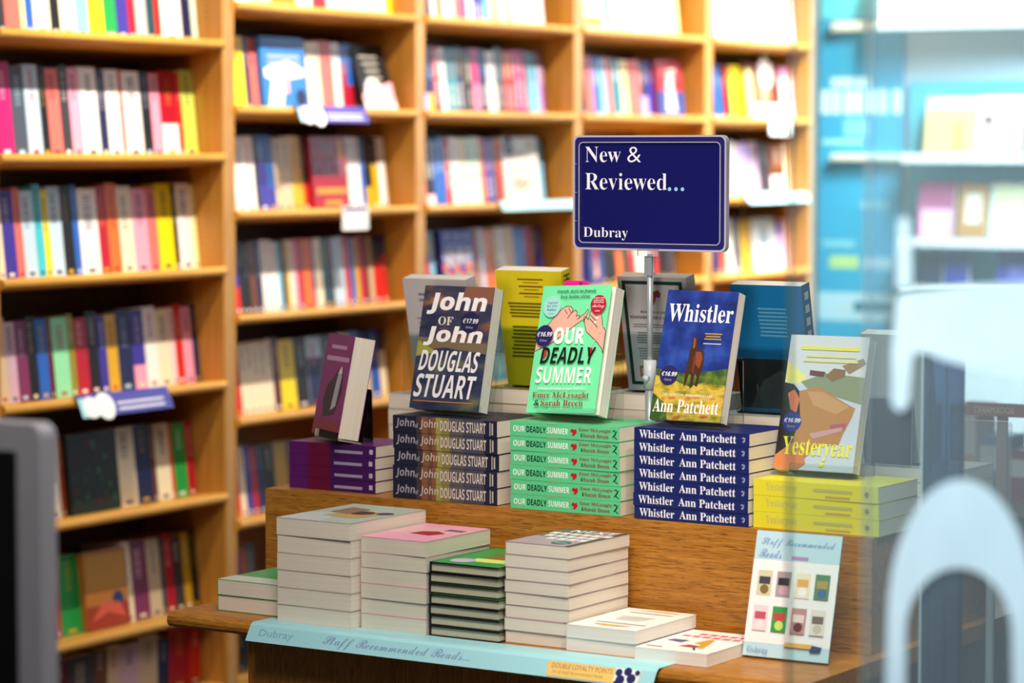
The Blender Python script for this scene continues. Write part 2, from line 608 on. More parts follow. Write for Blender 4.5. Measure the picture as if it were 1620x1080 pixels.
row(3, 1, 36, .198, 673, '''682.7 charcoal|691.5 pale pink|701 orange|707 sky blue|714 white|720.7 white:@.5,.95,crimson,bold|731.5 salmon:@.5,.95,red,bold|735.6 indigo|
 739.7 black|750 white:@.5,.9,pink,bold|758 cyan/indigo:@.7,.95,white,bold|767 cyan/indigo:@.7,.95,white,bold|775 cyan|782 pale yellow|790 red/black:@.4,.9,white,bold|797.4 pale green|805 pale green|855 face:bird|
 858.5 green|864.6 brown''')
row(3, 2, 178, .200, 672.5, '''680.6 navy/lavender|690 navy/gold:AT THE@.3,.48,sky blue,bold|701 crimson:Our Evenings@.04,.44,white,bold;Alan@.5,.86,pale pink,bold|
 709.5 white:@.1,.5,black,serifi|719 teal:THE ELOPEMENT@.08,.48,rust,serif;GILL HORNBY@.55,.9,white,serif|728.6 teal:THE ELOPEMENT@.08,.48,rust,serif;GILL HORNBY@.55,.9,white,serif|
 736.7 navy:HOPELESS@.05,.42,mustard,sans;COLLEEN HOOVER@.54,.9,white,bold|743.7 black:COLLEEN HOOVER@.1,.55,mustard,sans;Verity@.62,.85,mustard,script|
 751 black:NEVER NEVER@.14,.5,pale green,bold;COLLEEN HOOVER@.62,.9,white,sans|762.8 magenta:HEART BONES@.07,.48,rust,sans;COLLEEN HOOVER@.53,.93,pale pink,bold|
 768.8 navy:UGLY LOVE@.07,.42,blue,bold;COLLEEN HOOVER@.55,.87,white,bold|775.5 navy:UGLY LOVE@.07,.42,blue,bold;COLLEEN HOOVER@.55,.87,white,bold|
 782.4 white:CONFESS@.1,.48,navy,bold|788.7 white:CONFESS@.1,.48,navy,bold|799.7 black:COLLEEN HOOVER@.05,.5,pale blue,sans;WOMAN DOWN@.55,.9,pale pink,bold|
 802.6 charcoal|810.7 red:SLAMMED@.06,.42,cream,sans;COLLEEN HOOVER@.54,.9,pale pink,bold|818.3 red:SLAMMED@.06,.42,cream,sans;COLLEEN HOOVER@.54,.9,pale pink,bold|
 826.3 magenta:HOOVER@.1,.35,pale pink,bold;IT ENDS WITH US@.42,.88,white,bold|834.4 magenta:HOOVER@.1,.35,pale pink,bold;IT ENDS WITH US@.42,.88,white,bold|
 839.5 dark teal:MAYBE SOMEDAY@.05,.5,orange,bold;COLLEEN@.54,.9,white,bold|847 sky blue:@.1,.45,dark teal,bold|855 sky blue:@.1,.45,dark teal,bold|
 861 lavender:REMINDERS@.05,.45,pale grey,bold|866.8 plum''')
row(3, 3, 322, .206, 672.8, '''677 salmon|683 black/pale pink:HEAP EARTH UPON IT@.05,.6,white,bold|690.3 black/pale pink:HEAP EARTH UPON IT@.05,.6,white,bold|
 699.3 blue:56 DAYS@.05,.5,pale blue,sans|709 blue:56 DAYS@.05,.5,pale blue,sans|718 crimson/red:WIZARD@.14,.4,white,bold;KREMLIN@.48,.76,white,serif|
 725 white://LOVE@.08,.36,navy,sans;ANA@.53,.62,black,sans|731.8 white://LOVE@.08,.36,navy,sans;ANA@.53,.62,black,sans|740.8 cream://GAMES@.1,.44,mustard,sans;ANA@.53,.62,mustard,sans|
 753.4 pale green://LIES@.08,.34,dark green,sans;ANA@.5,.6,black,sans|765.5 pale green://LIES@.08,.34,dark green,sans;ANA@.5,.6,black,sans|
 772 red:KING OF WRATH@.1,.55,mustard,serif;ANA HUANG@.6,.9,gold,serif|780 indigo:KING OF PRIDE@.08,.5,mauve,serif;ANA HUANG@.57,.9,white,serif|785.8 indigo:KING OF PRIDE@.08,.5,mauve,serif;ANA HUANG@.57,.9,white,serif|
 791.5 brown:KING OF GREED@.05,.5,mustard,serif|798.3 red:KING OF@.05,.4,mustard,serif|849 face:king|855 blue|863.6 sky blue|869 black''')
row(3, 4, 468, .204, 673.6, '''678.6 crimson|684.8 crimson/red:ABBY@.1,.36,yellow,bold|692.8 sky blue:ABBY@.12,.36,gold,bold|697.7 black:@.1,.5,mustard,sans|747 face:waves|
 753.3 black:VLADIMIR@.1,.36,magenta,bold;Julia May Jonas@.5,.9,white,serif|760 black:VLADIMIR@.1,.36,magenta,bold;Julia May Jonas@.5,.9,white,serif|763.8 orange|
 771 sky blue:AN AMERICAN MARRIAGE@.05,.8,white,bold|779 orange:THE HOMEMADE GOD@.04,.6,cream,bold|782.3 rust|786.6 orange|791 olive:@.1,.6,cream,serif|
 798.4 white:HAN KANG@.05,.4,black,bold;THE VEGE@.48,.8,black,bold|804 white:HAN KANG@.05,.4,black,bold|811.3 beige:HAN KANG@.15,.45,gold,sans|818.8 beige:HAN KANG@.15,.45,gold,sans|
 828 blue:@.15,.6,sky blue,sans|836.7 blue:@.15,.6,sky blue,sans|842.8 crimson/rust|849 crimson/rust|854.6 black/orange|862.6 indigo/white''')
row(3, 5, 605, .196, 690, '''715 tan|735 navy|750 cream|768 rust|784 slate|793 teal:KENNEDY@.3,.9,beige,serif|801 teal:KENNEDY@.3,.9,beige,serif|820 brown|840 navy''')
row(4, 1, 55, .198, 920, '''948 face:cityscape|958 white|968 cyan|990 cream|1002 cream|1019 white|1032 white|1048 cream|1076 pale yellow''')
row(4, 2, 184, .196, 920, '''931 black|942 salmon|953 blue|963 sky blue|972 salmon|986 teal|997 pale yellow|1008 salmon|1017 salmon|1028 navy/lavender|1037 indigo|
 1078 face:reds''')
row(4, 4, 452, .196, 921, '''927 indigo|951 face:rednavy|965 black|978 black|987 orange|997 dark green|1008 crimson|1021 cream|1030 white|1042 red|1058 black|1070 charcoal''')
row(5, 1, 72, .198, 1126, '''1134 indigo|1142 sky blue|1158 white|1172 pale pink|1183 white|1190 crimson|1198 white|1266 face:whitelilac''')
row(5, 2, 192, .196, 1126, '''1135 navy|1143 blue|1150 black|1159 crimson|1178 yellow|1232 face:portrait|1274 face:pinkwhite''')
row(5, 3, 315, .196, 1128, '''1140 brown|1155 olive|1168 pale green|1178 mauve|1190 lavender|1203 mauve|1222 charcoal|1245 brown/white|1262 cream''')
row(5, 4, 432, .196, 1128, '''1140 navy|1152 rust|1163 cream|1175 slate|1188 gold|1225 face:greyface|1240 indigo/pink|1258 mauve''')

FACE_HEX = {'forest': '14201a', 'autumn': 'b8742c', 'bluejumper': '2a78c8', 'blackquote': '1c181c', 'party': 'a01030', 'bird': 'f6e4ee', 'king': 'd8d4d4',
            'waves': '2420a0', 'cityscape': 'f0ecec', 'reds': 'a02838', 'rednavy': '2a2c78', 'whitelilac': 'f4eaf0', 'portrait': '6a3020', 'pinkwhite': 'f4e2ec', 'greyface': 'b4b6ae'}
FACE_LAB = {'forest': 'dark green and black patterned book facing out under the violet shelf strip', 'autumn': 'orange-brown book facing out near the bottom of the leftmost bookcase',
            'bluejumper': 'bright blue book facing out with large white figure on its cover', 'blackquote': 'black book with white lettered lines and pink foot, leaning against the panel',
            'party': 'crimson book facing out with large grey and gold title letters', 'bird': 'white and pink book facing out with a violet bird on its cover',
            'king': 'pale grey book facing out with navy round price sticker and gold crown', 'waves': 'blue book facing out with orange and green waves and white title',
            'cityscape': 'white book facing out with black picture and gold band, top right of sign', 'reds': 'dark red book facing out above the right half of the sign',
            'rednavy': 'navy book facing out with red and cream figure below the blue sign', 'whitelilac': 'white book facing out with lilac marks on the highest shelf beside the banner',
            'portrait': 'book facing out with a dark haired portrait wearing white', 'pinkwhite': 'pale pink and white book facing out beside the turquoise banner',
            'greyface': 'grey and white book facing out just above the dark blue display book'}


def wave_poly(base, amp, width, ph, n=26):
    top = [(i / n, base + amp * math.sin(2 * math.pi * 2.6 * i / n + ph) + width / 2) for i in range(n + 1)]
    bot = [(x, y - width) for x, y in reversed(top)]
    return top + bot


def face_art(kind, P):
    if kind == 'bluejumper':
        P.rect(.1, .84, .9, .90, '4a3c98'); P.para(.12, .62, .9, .80, 2, 'aab0c0', .2)
        P.poly([(.1, .02), (.42, .02), (.5, .30), (.62, .42), (.96, .46), (1, .56), (.8, .60), (.6, .68), (.3, .62), (.04, .55), (.06, .44), (.2, .40)], 'f6f2f4')
        P.poly([(.46, .22), (.6, .22), (.6, .46), (.48, .44)], 'e6a0b8'); P.disc(.85, .16, .12, 'navy')
    elif kind == 'blackquote':
        for i in range(5):
            P.para(.15 + .04 * i, .80 - .11 * i, .75, .85 - .11 * i, 1, 'e8e4e0', .3)
        P.poly([(0, 0), (1, 0), (1, .42), (.8, .40), (.5, .30), (.2, .34), (0, .2)], 'f2b4cc')
        P.disc(.4, .24, .28, 'f6f4f4'); P.rect(0, 0, 1, .1, 'f4f0f2')
    elif kind == 'party':
        P.text('THE', .24, .72, .72, .91, '8a7f98', 'serif'); P.text('PARTY', .05, .47, .95, .68, '8a7f98', 'serif')
        P.para(.08, .2, .95, .40, 1, 'd0902a', .05); P.para(.3, .05, .8, .2, 1, 'd0902a', .1)
        P.rect(.78, .72, .9, .95, 'gold')
    elif kind == 'king':
        P.text('KING', .22, .68, .78, .77, 'b39a50', 'serif'); P.poly([(.68, .85), (.72, .93), (.76, .87), (.8, .95), (.84, .87), (.88, .93), (.88, .85)], 'b39a50')
        P.disc(.2, .87, .15, '1c1c50'); P.text('€12.99', .08, .845, .32, .89, 'white', 'bold')
        P.para(.08, .5, .9, .56, 1, 'd8c8a0', .1)
        P.poly([(.28, .36), (.42, .42), (.58, .36), (.8, .36), (.62, .26), (.44, .18), (.30, .24)], 'e8c4b4'); P.line([(.44, .18), (.82, .36)], .02, '3a2a2a')
        P.disc(.5, .31, .045, '7a3028'); P.line([(.28, .36), (.36, .22)], .04, '8a2a2a')
    elif kind == 'waves':
        P.text('SARASWATI', .04, .44, .96, .72, 'f2ead8', 'serif'); P.para(.1, .76, .92, .79, 1, 'a0a0d8', .05)
        for x in (.12, .45, .75):
            P.para(x, .88, x + .16, .94, 2, 'a8a8d0', .2)
        P.poly(wave_poly(.36, .09, .10, .6), 'e8742a'); P.poly(wave_poly(.25, .08, .07, .3), '74b8a0'); P.poly(wave_poly(.16, .08, .09, .2), '2c7a58')
        P.disc(.86, .43, .07, 'e8742a'); P.disc(.22, .13, .15, '14143c'); P.text('€12.99', .09, .11, .36, .16, 'white', 'bold')
    elif kind == 'bird':
        P.poly([(.22, .45), (.3, .56), (.38, .56), (.44, .46), (.42, .42), (.22, .44)], '4a3a98'); P.poly([(.22, .40), (.44, .40), (.4, .30), (.3, .24), (.24, .3)], 'f8f4fa')
        P.poly([(.24, .3), (.42, .32), (.38, .22), (.28, .22)], '4a3a98'); P.line([(.42, .34), (.82, .22)], .03, '2a2430'); P.disc(.8, .3, .07, 'b8c878')
    elif kind == 'forest':
        for i in range(26):
            x, y = random.uniform(.05, .9), random.uniform(.05, .9)
            P.rect(x, y, x + .05, y + random.uniform(.04, .12), random.choice(['1c4a30', '4a1420', '2a6a44', '30141c']), False)
    elif kind == 'autumn':
        P.rect(.05, .5, .95, .95, 'c89038'); P.rect(0, 0, 1, .30, 'a03a24'); P.disc(.75, .34, .13, '2a3a68'); P.poly([(.1, .1), (.5, .2), (.9, .1), (.8, .3), (.4, .35)], 'd8604a')
    elif kind == 'cityscape':
        P.rect(.05, .55, .95, .95, '2a2430'); P.text('NES', .05, .3, .9, .5, 'black', 'bold'); P.rect(0, .08, 1, .24, 'gold')
    elif kind in ('reds', 'rednavy'):
        P.rect(0, 0, 1, .45, '2c4a90'); P.poly([(.3, .1), (.7, .1), (.62, .6), (.75, .9), (.4, .8), (.35, .5)], 'a04030' if kind == 'rednavy' else 'e8d8d0'); P.poly([(.4, .1), (.6, .15), (.55, .5)], 'e8d8c8')
        P.para(.1, .68, .9, .92, 3, 'b05a60', .2)
    elif kind == 'portrait':
        P.rect(.0, 0, 1, .28, 'f4f0ee'); P.disc(.55, .62, .26, '2c1a16'); P.disc(.52, .52, .19, 'c08a6a'); P.disc(.6, .85, .2, 'f4eee4'); P.rect(0, .0, .2, .9, 'd8d490')
    elif kind in ('pinkwhite', 'whitelilac'):
        P.rect(0, .8, 1, 1, 'd08ab0' if kind == 'pinkwhite' else 'f0e0ea'); P.para(.45, .35, .85, .55, 3, '8a80c8', .2); P.disc(.6, .2, .12, 'b8a0d8')
    elif kind == 'greyface':
        P.rect(.05, 0, .95, .5, 'f0f0ec'); P.disc(.5, .65, .2, '80888a')


def parse(entry, left):
    head, _, texts = entry.partition(':') if ':face:' not in entry and ' face:' not in entry else (entry, '', '')
    px, _, cols = head.strip().partition(' ')
    face = None
    if cols.startswith('face:'):
        face, cols = cols[5:], ''
    c = [s.strip() for s in cols.split('/')]
    tx = []
    for t in texts.split(';'):
        if '@' in t:
            s, _, a = t.partition('@')
            u0, u1, col, st = a.split(',')
            tx.append((s.strip(), float(u0), float(u1), col.strip(), st.strip()))
    return left, float(px), face, c, tx


SPECS = []
for (bay, k), (py, h0, start, entries) in ROWS.items():
    z_sh = (0.031 if (k >= 7 and bay == 1) or k >= 8 else (ZS1 if bay == 1 else ZS)[k])
    flat = z_sh < 0.05
    left = start
    n = 0
    for e in entries:
        l, r, face, c, tx = parse(e, left)
        left = r
        yb = YF - 0.013 + (0.072 if face else 0.088)
        yp = YF + 0.075
        xl, xr = at(1, yp, l, py).x + 0.0004, at(1, yp, r, py).x - 0.0004
        xr = min(xr, BAYS[bay][1] - 0.003)
        if xr - xl < 0.006:
            continue
        rnd = random.Random(bay * 1000 + k * 50 + n)
        h = h0 + (rnd.uniform(-.004, .004) if bay in (2, 3) else rnd.uniform(-.010, .006))
        if '799.7' in e:
            h += 0.012
        tilt = 0.0 if flat else TILT
        zb = z_sh - (yb - (YF - 0.013)) * math.tan(tilt) + 0.0012
        M = Matrix.Translation((xl, yb, zb + (0.001 if face else 0))) @ Matrix.Rotation(-tilt, 4, 'X')
        if face:
            w, t = xr - xl - (0.003 if face == 'king' else 0), 0.022
            if face == 'king':
                M = M @ Matrix.Translation((0, 0.012, 0)) @ Matrix.Rotation(R(-5), 4, 'Z')
            elif face == 'blackquote':
                M = Matrix.Translation((xl, yb - .02, zb + .007)) @ Matrix.Rotation(-R(17), 4, 'X')
        else:
            w, t = 0.128, xr - xl
            M = M @ Matrix.Translation((t, 0, 0)) @ RB     # spine faces out, front cover to the right
        pa, pb = px_of((xl, yb, zb + h)), px_of((xr, yb, zb))
        vis = max(0, min(pb[0], 1290) - max(pa[0], 0)) * max(0, min(pb[1], 1080) - max(pa[1], 0))
        if bay == 3 and k == 5 or (bay, k) in ((4, 4), (2, 6)):
            vis *= 0.35
        SPECS.append(dict(bay=bay, k=k, n=n, face=face, c=c, tx=tx, w=w, h=h, t=t, M=M, vis=vis, seed=bay * 1000 + k * 50 + n))
        n += 1

INDIVIDUAL = 236


def blend(a, b, k):
    return ''.join('%02x' % round(int(a[i:i + 2], 16) * (1 - k) + int(b[i:i + 2], 16) * k) for i in (0, 2, 4))


def shelf_book_parts(s, mc, mp, M=None):
    rnd = random.Random(s['seed'])
    if s['face']:
        fc = FACE_HEX[s['face']]
        book_geo(mc, mp, s['w'], s['h'], s['t'], fc, M)
        face_art(s['face'], front_plane(mc, s['w'], s['h'], M))
        return
    c = s['c']
    book_geo(mc, mp, s['w'], s['h'], s['t'], c[0], M)
    S = spine_plane(mc, s['h'], s['t'], M)
    if len(c) > 1:
        S.rect(.83 if c[1] == 'pale pink' else rnd.choice((.3, .38, .62, .7)), 0.02, 1, .98, c[1])
    if s['tx']:
        for (tt, u0, u1, col, st) in s['tx']:
            if tt:
                S.text(tt, u0, .24, u1, .76, col, st)
            else:                              # unreadable title: a ragged run of letter-sized marks
                u = u0
                S.k += 1
                while u < u1:
                    S.rect(u, .28, u + .022, .72, col, False)
                    u += rnd.choice((.034, .034, .05))
    else:
        lum = sum(lin(HEX[c[0]])[:3])
        ink_c = rnd.choice(['white', 'cream', 'pale blue', 'gold']) if lum < 0.9 else rnd.choice(['charcoal', 'navy', 'crimson', 'slate'])
        u = rnd.uniform(.06, .12)
        e = u + rnd.uniform(.25, .4)
        lo, hi = rnd.choice(((.3, .7), (.22, .62), (.36, .66)))
        S.k += 1
        while u < e:
            S.rect(u, lo, u + .018, hi, blend(HEX[c[0]], HEX[ink_c], .55 if s['bay'] in (1, 2, 5) else .8), False)
            u += rnd.choice((.03, .03, .046))
        S.rect(.93, .3, .97, .7, ink_c, False)


SPECS.sort(key=lambda s: -s['vis'])
individual = {id(s) for s in SPECS[:INDIVIDUAL]}
SPECS.sort(key=lambda s: (s['bay'], s['k'], s['n']))
stuff = MB()
KLAB = {k: ORD[k - 1] for k in range(1, 9)}
for s in SPECS:
    if id(s) not in individual:
        shelf_book_parts(s, stuff, stuff, s['M'])
        continue
    mc, mp = MB(), MB()
    shelf_book_parts(s, mc, mp)
    if s['face']:
        label = FACE_LAB[s['face']]
    else:
        colour = s['c'][0] if len(s['c']) == 1 or s['c'][0] == s['c'][1] else '%s and %s' % (s['c'][0], s['c'][1])
        label = '%s paperback, %s from left on the %s shelf, %s bookcase' % (colour, ORD[s['n']], KLAB[s['k']], BORD[s['bay']])
    o = mc.build('paperback', None, s['M'])
    props(o, label, 'book', 'books on the %s shelf of the %s bookcase' % (KLAB[s['k']], BORD[s['bay']]))
    p = mp.build('page_block', o)
o = stuff.build('shelved_books')
props(o, 'remaining small or half hidden paperbacks standing on the bookcase shelves', 'books', None, 'stuff')


# ------------------------------------------------------------------ strips and tickets clipped to the shelves
def talker(name, bay, zi, pl, pr, py, drop, out, face, label, marks=None, flip=False):
    """Bent card strip: lies on the shelf lip and hangs slanting outwards from the edge."""
    z = (ZS1 if bay == 1 else ZS)[zi]
    yf = YF - 0.0150
    xa, xb = at(1, yf, pl, py).x, at(1, yf, pr, py).x
    th = 0.0012
    prof = [(yf + 0.010, z + 0.0012), (yf - 0.0015, z + 0.0016), (yf - 0.006, z - 0.004), (yf - out, z - drop)]
    prof += [(yf - out - th, z - drop), (yf - 0.006 - th, z - 0.0035), (yf - 0.0022, z + 0.0034), (yf + 0.010, z + 0.0026)]
    mb = MB()
    mb.prism(prof, 'x', xa, xb, ink(face))
    u = Vector((1, 0, 0))
    v = (Vector((0, -0.006 - th, -0.0035)) - Vector((0, -out - th, -drop)))
    P = Plane(mb, (xa, yf - out - th, z - drop), u, v.normalized(), xb - xa, v.length)
    if marks:
        marks(P)
    return props(mb.build(name), label, 'shelf label', 'labels on the shelf edges')


def m_violet(P):
    P.poly([(0, 0), (.24, 0), (.2, 1), (0, 1)], 'a8dce8'); P.disc(.12, .5, .08, 'f0f4fa'); P.disc(.27, .5, .1, 'f0f4fa')
    P.para(.4, .2, .92, .8, 2, 'dcdcf4', .1)


def m_blue(P):
    P.para(.1, .3, .9, .7, 1, 'bfe4ee', .05)


talker('shelf_strip', 2, 2, 466, 575, 186, .042, .022, '5a52b0', 'violet card strip with pale left end on the second bookcase', m_violet)
talker('shelf_strip', 1, 4, 118, 262, 625, .050, .026, '4e4ca8', 'violet-blue card strip hanging from the leftmost bookcase', m_violet)
talker('shelf_strip', 3, 3, 788, 908, 325, .026, .020, 'aee2ee', 'pale blue card strip on the middle bookcase, left of the sign', m_blue)
talker('shelf_strip', 5, 3, 1178, 1274, 315, .030, .022, 'b4e6f0', 'pale blue card strip on the bookcase right of the sign', m_blue)


def ticket(bay, zi, pl, pr, py, drop, label, head):
    z = (ZS1 if bay == 1 else ZS)[zi]
    yf = YF - 0.0152
    xa, xb = at(1, yf, pl, py).x, at(1, yf, pr, py).x
    mb = MB()
    w, r = xb - xa, 0.006
    prof = []
    for cx, cz, a0 in ((xb - r, z - drop + r, -90), (xb - r, z - r, 0), (xa + r, z - r, 90), (xa + r, z - drop + r, 180)):
        for i in range(5):
            a = R(a0 + 22.5 * i)
            prof.append((cx + r * math.cos(a), cz + r * math.sin(a)))
    mb.prism(prof, 'y', yf - 0.004, yf - 0.0008, ink('f6f4f8'))
    mb.box(xa + r, xb - r, yf - 0.0010, yf + 0.012, z + 0.0015, z + 0.0028, ink('f6f4f8'))
    mb.box(xa + r, xb - r, yf - 0.0022, yf - 0.0008, z - 0.010, z + 0.0028, ink('f6f4f8'))
    if head:
        P = Plane(mb, (xa, yf - 0.004, z - drop), (1, 0, 0), (0, 0, 1), w, drop)
        P.rect(.06, .84, .94, .98, '3c3a88')
    return props(mb.build('shelf_ticket'), label, 'shelf label', 'labels on the shelf edges')


ticket(2, 3, 540, 582, 340, .066, 'blank white square ticket with navy head hanging from second bookcase shelf', True)
ticket(5, 2, 1217, 1250, 200, .064, 'white square ticket hanging from the shelf edge of the fifth bookcase', False)

# ------------------------------------------------------------------ display table (frame: x to the right, y away, z up)
TM = Matrix.Translation((4.06, 2.66, 0)) @ Matrix.Rotation(R(-91.8), 4, 'Z')
LZ, RZ = 0.600, 0.800                          # ledge top, riser top
table = empty('display_table', TM, 'two-tiered oak display table in the middle of the shop', 'table')
mb = MB()
r = 0.014
prof = []
for i in range(7):
    a = math.pi / 2 + math.pi * i / 6
    prof.append((r + r * math.cos(a), LZ - r + r * math.sin(a)))
for i in range(7):
    a = -math.pi / 2 + math.pi * i / 6
    prof.append((1.12 - r + r * math.cos(a), LZ - r + r * math.sin(a)))
mb.prism(prof, 'x', -0.55, 0.765, OAK_A)
mb.build('table_top', table, TM)
mb = MB()
mb.box(-0.55, 0.74, 0.297, 0.815, LZ + 0.0004, RZ, OAK_A)
mb.build('riser', table, TM)
mb = MB()
mb.box(-0.395, 0.70, 0.045, 1.07, 0.0, LZ - 0.0285, OAK_V)
mb.build('base_cabinet', table, TM)

# orientations in the table frame
SPINE_OUT = Matrix(((0, 0, -1, 0), (1, 0, 0, 0), (0, -1, 0, 0), (0, 0, 0, 1)))     # lying, spine to the viewer
FOOT_OUT = Matrix(((1, 0, 0, 0), (0, 0, 1, 0), (0, -1, 0, 0), (0, 0, 0, 1)))       # lying, lower edge to the viewer
PAGES_OUT = Matrix(((0, 0, 1, 0), (-1, 0, 0, 0), (0, -1, 0, 0), (0, 0, 0, 1)))     # lying, fore-edge to the viewer


def place_book(name, M, label, group, w, h, t, cover, art=None, spine_art=None, back_art=None, **kw):
    mc, mp = MB(), MB()
    book_geo(mc, mp, w, h, t, cover, None, **kw)
    if art:
        art(front_plane(mc, w, h, None, kw.get('flare', 0.0)))
    if spine_art:
        spine_art(spine_plane(mc, h, t))
    if back_art:
        back_art(back_plane(mc, w, h, t))
    root = empty(name, M, label, 'book', group)
    c = mc.build('cover', root, M)
    p = mp.build('page_block', root, M)
    return root


def copy_book(src, M, label):
    r_ = src.copy()
    COL.objects.link(r_)
    r_.matrix_world = M
    r_['label'] = label
    for ch in src.children:
        c = ch.copy()
        COL.objects.link(c)
        c.parent = r_
        c.matrix_parent_inverse = ch.matrix_parent_inverse.copy()
        c.matrix_basis = ch.matrix_basis.copy()
    return r_


def stack(orient, n, pos, dims, label, group, cover, art=None, spine_art=None, jit=0.0012, spin=0.6, seed=1, name='paperback', top_art=None, **kw):
    """A pile of copies of one book; label has a %s for the place in the pile, counted from the top."""
    w, h, t = dims
    a, b, z = pos
    rnd = random.Random(seed)
    src = None
    step = t + 0.0004
    for i in range(n):
        ja, jb, js = rnd.uniform(-jit, jit), rnd.uniform(-jit, jit), R(rnd.uniform(-spin, spin))
        if orient is SPINE_OUT:
            off = Vector((h, 0, t))
        else:
            off = Vector((0, 0, t))
        M = TM @ Matrix.Translation((a + ja, b + jb, z + 0.0006 + i * step)) @ Matrix.Rotation(js, 4, 'Z') @ Matrix.Translation(off) @ orient
        k = n - 1 - i
        place = 'topmost' if k == 0 else 'bottom' if i == 0 else ORD[k] + ' from top'
        lab = (label % place)
        if src is None:
            src = place_book(name, M, lab, group, w, h, t, cover, art, spine_art, **kw)
        else:
            copy_book(src, M, lab)
    return z + 0.0006 + n * step


# --- spine lettering
def sp_green(P):
    P.text('OUR', .03, .30, .14, .72, 'f4fff4', 'bold'); P.text('DEADLY', .155, .30, .335, .72, '0c2a1c', 'bold'); P.text('SUMMER', .35, .30, .54, .72, 'f4fff4', 'bold')
    P.poly([(.56, .55), (.575, .74), (.595, .66), (.612, .74), (.62, .5), (.60, .28), (.575, .26), (.585, .42)], 'c8182c')
    P.text('Emer McLysaght', .64, .55, .93, .82, 'a01c24', 'serif'); P.text('&', .655, .2, .675, .46, '0c2a1c', 'serif'); P.text('Sarah Breen', .68, .2, .91, .46, 'a01c24', 'serif')
    P.line([(.945, .75), (.965, .8), (.975, .55), (.955, .4), (.985, .2)], .006, '1c2a24'); P.line([(.945, .3), (.965, .5), (.985, .75)], .006, '1c2a24')
    P.rect(.34, .97, .45, 1.0, 'd8b070')


def sp_whis(P):
    P.text('Whistler', .045, .2, .355, .84, 'f4f4fa', 'serif'); P.text('Ann Patchett', .40, .2, .89, .84, 'f4f4fa', 'serif')
    P.line([(.94, .6), (.955, .7), (.965, .45), (.95, .3)], .007, 'a8acd0'); P.line([(.945, .35), (.97, .65)], .005, 'a8acd0')


def sp_john(P):
    P.rect(.23, 0, .28, 1, '4a3a3c'); P.rect(.28, 0, .42, 1, '8a5a3c'); P.rect(.34, 0, .38, 1, '6a4a40'); P.rect(.42, 0, .47, 1, 'a09a50'); P.rect(.47, 0, .55, 1, '8a8048'); P.rect(.55, 0, .68, 1, '5e5a58'); P.rect(.68, 0, .88, 1, '4a4a58')
    P.text('John', .03, .22, .21, .86, 'a8a4b0', 'bold', .06); P.text('of', .22, .3, .25, .6, 'a8a4b0', 'bold'); P.text('John', .265, .22, .44, .86, 'c8b8a8', 'bold', .06)
    P.text('DOUGLAS STUART', .465, .2, .90, .84, 'd8ccc4', 'bold')
    P.rect(.935, .1, .945, .9, 'b8b0a8'); P.rect(.955, .15, .97, .85, 'b8b0a8')


def sp_purple(P):
    P.rect(.22, 0, .48, 1, '6a1038'); P.rect(.48, 0, 1, 1, '44185c')
    P.para(.52, .25, .86, .8, 1, 'a898b8', .05); P.rect(.93, .3, .97, .7, 'c8b8d0')


def sp_yellow(P):
    P.text('Yesteryear', .10, .22, .36, .82, 'c8c07a', 'serif'); P.para(.48, .45, .80, .9, 1, 'c4bc60', .05); P.para(.58, .12, .78, .4, 1, 'cca85c', .05); P.disc(.91, .5, .02, '8a8440')


Z_PUR = stack(SPINE_OUT, 4, (-0.520, .335, RZ), (.135, .205, .0222), 'dark purple paperback with crimson spine patch, %s of the pile at table left', 'dark purple paperbacks stacked on the riser', '5e1a6c', None, sp_purple, seed=3)
Z_JOHN = stack(SPINE_OUT, 5, (-0.257, .312, RZ), (.153, .234, .0308), 'dark paperback with brown cloudy spine, %s of its riser stack', 'dark cloudy-spined paperbacks stacked on the riser', '22243a', None, sp_john, seed=4)
Z_GRN = stack(SPINE_OUT, 6, (0.012, .300, RZ), (.153, .231, .0262), 'mint green paperback with red heart on spine, %s of the riser stack', 'mint green paperbacks stacked on the riser', '62cf92', None, sp_green, seed=5)
Z_WHI = stack(SPINE_OUT, 7, (0.273, .300, RZ), (.153, .229, .0228), 'dark blue paperback with white spine lettering, %s of the riser stack', 'dark blue paperbacks stacked on the riser', '1a2668', None, sp_whis, seed=6, top_art=None)
Z_YEL = stack(SPINE_OUT, 3, (0.508, .310, RZ), (.153, .238, .0278), 'bright yellow paperback, %s of the three behind the glass', 'yellow paperbacks stacked on the riser', 'e6dc36', None, sp_yellow, seed=7)


# --- ledge piles, lower edges towards the viewer
def art_b(P):
    P.rect(0, 0, 1, 1, 'b8c8c0'); P.poly([(0, .0), (.6, 0), (.4, .5), (0, .4)], 'c8d4d8'); P.poly([(.3, .3), (.8, .25), (.9, .6), (.4, .7)], 'c8a868'); P.disc(.6, .55, .14, '5a3c38'); P.disc(.85, .6, .1, '4a3c50'); P.poly([(.2, .5), (.5, .45), (.5, .75), (.2, .8)], '9c7a68')


def art_c(P):
    P.rect(0, 0, 1, 1, 'f2aac8'); P.poly([(0, .4), (.5, .3), (1, .5), (1, .8), (0, .8)], 'f0b8c0'); P.poly([(.35, .38), (.7, .34), (.8, .5), (.6, .6), (.4, .54)], 'a8203c'); P.poly([(.6, .66), (.9, .64), (.9, .74), (.62, .76)], '8a6080')


def art_d(P):
    P.rect(0, 0, 1, 1, '2a9a48'); P.para(.35, .45, .95, .75, 2, 'c8382c', .1); P.rect(.35, .2, .95, .38, 'e8ec80'); P.disc(.3, .2, .16, 'c8b8e0'); P.para(.5, .8, .95, .92, 1, 'd8f0c8', .1)


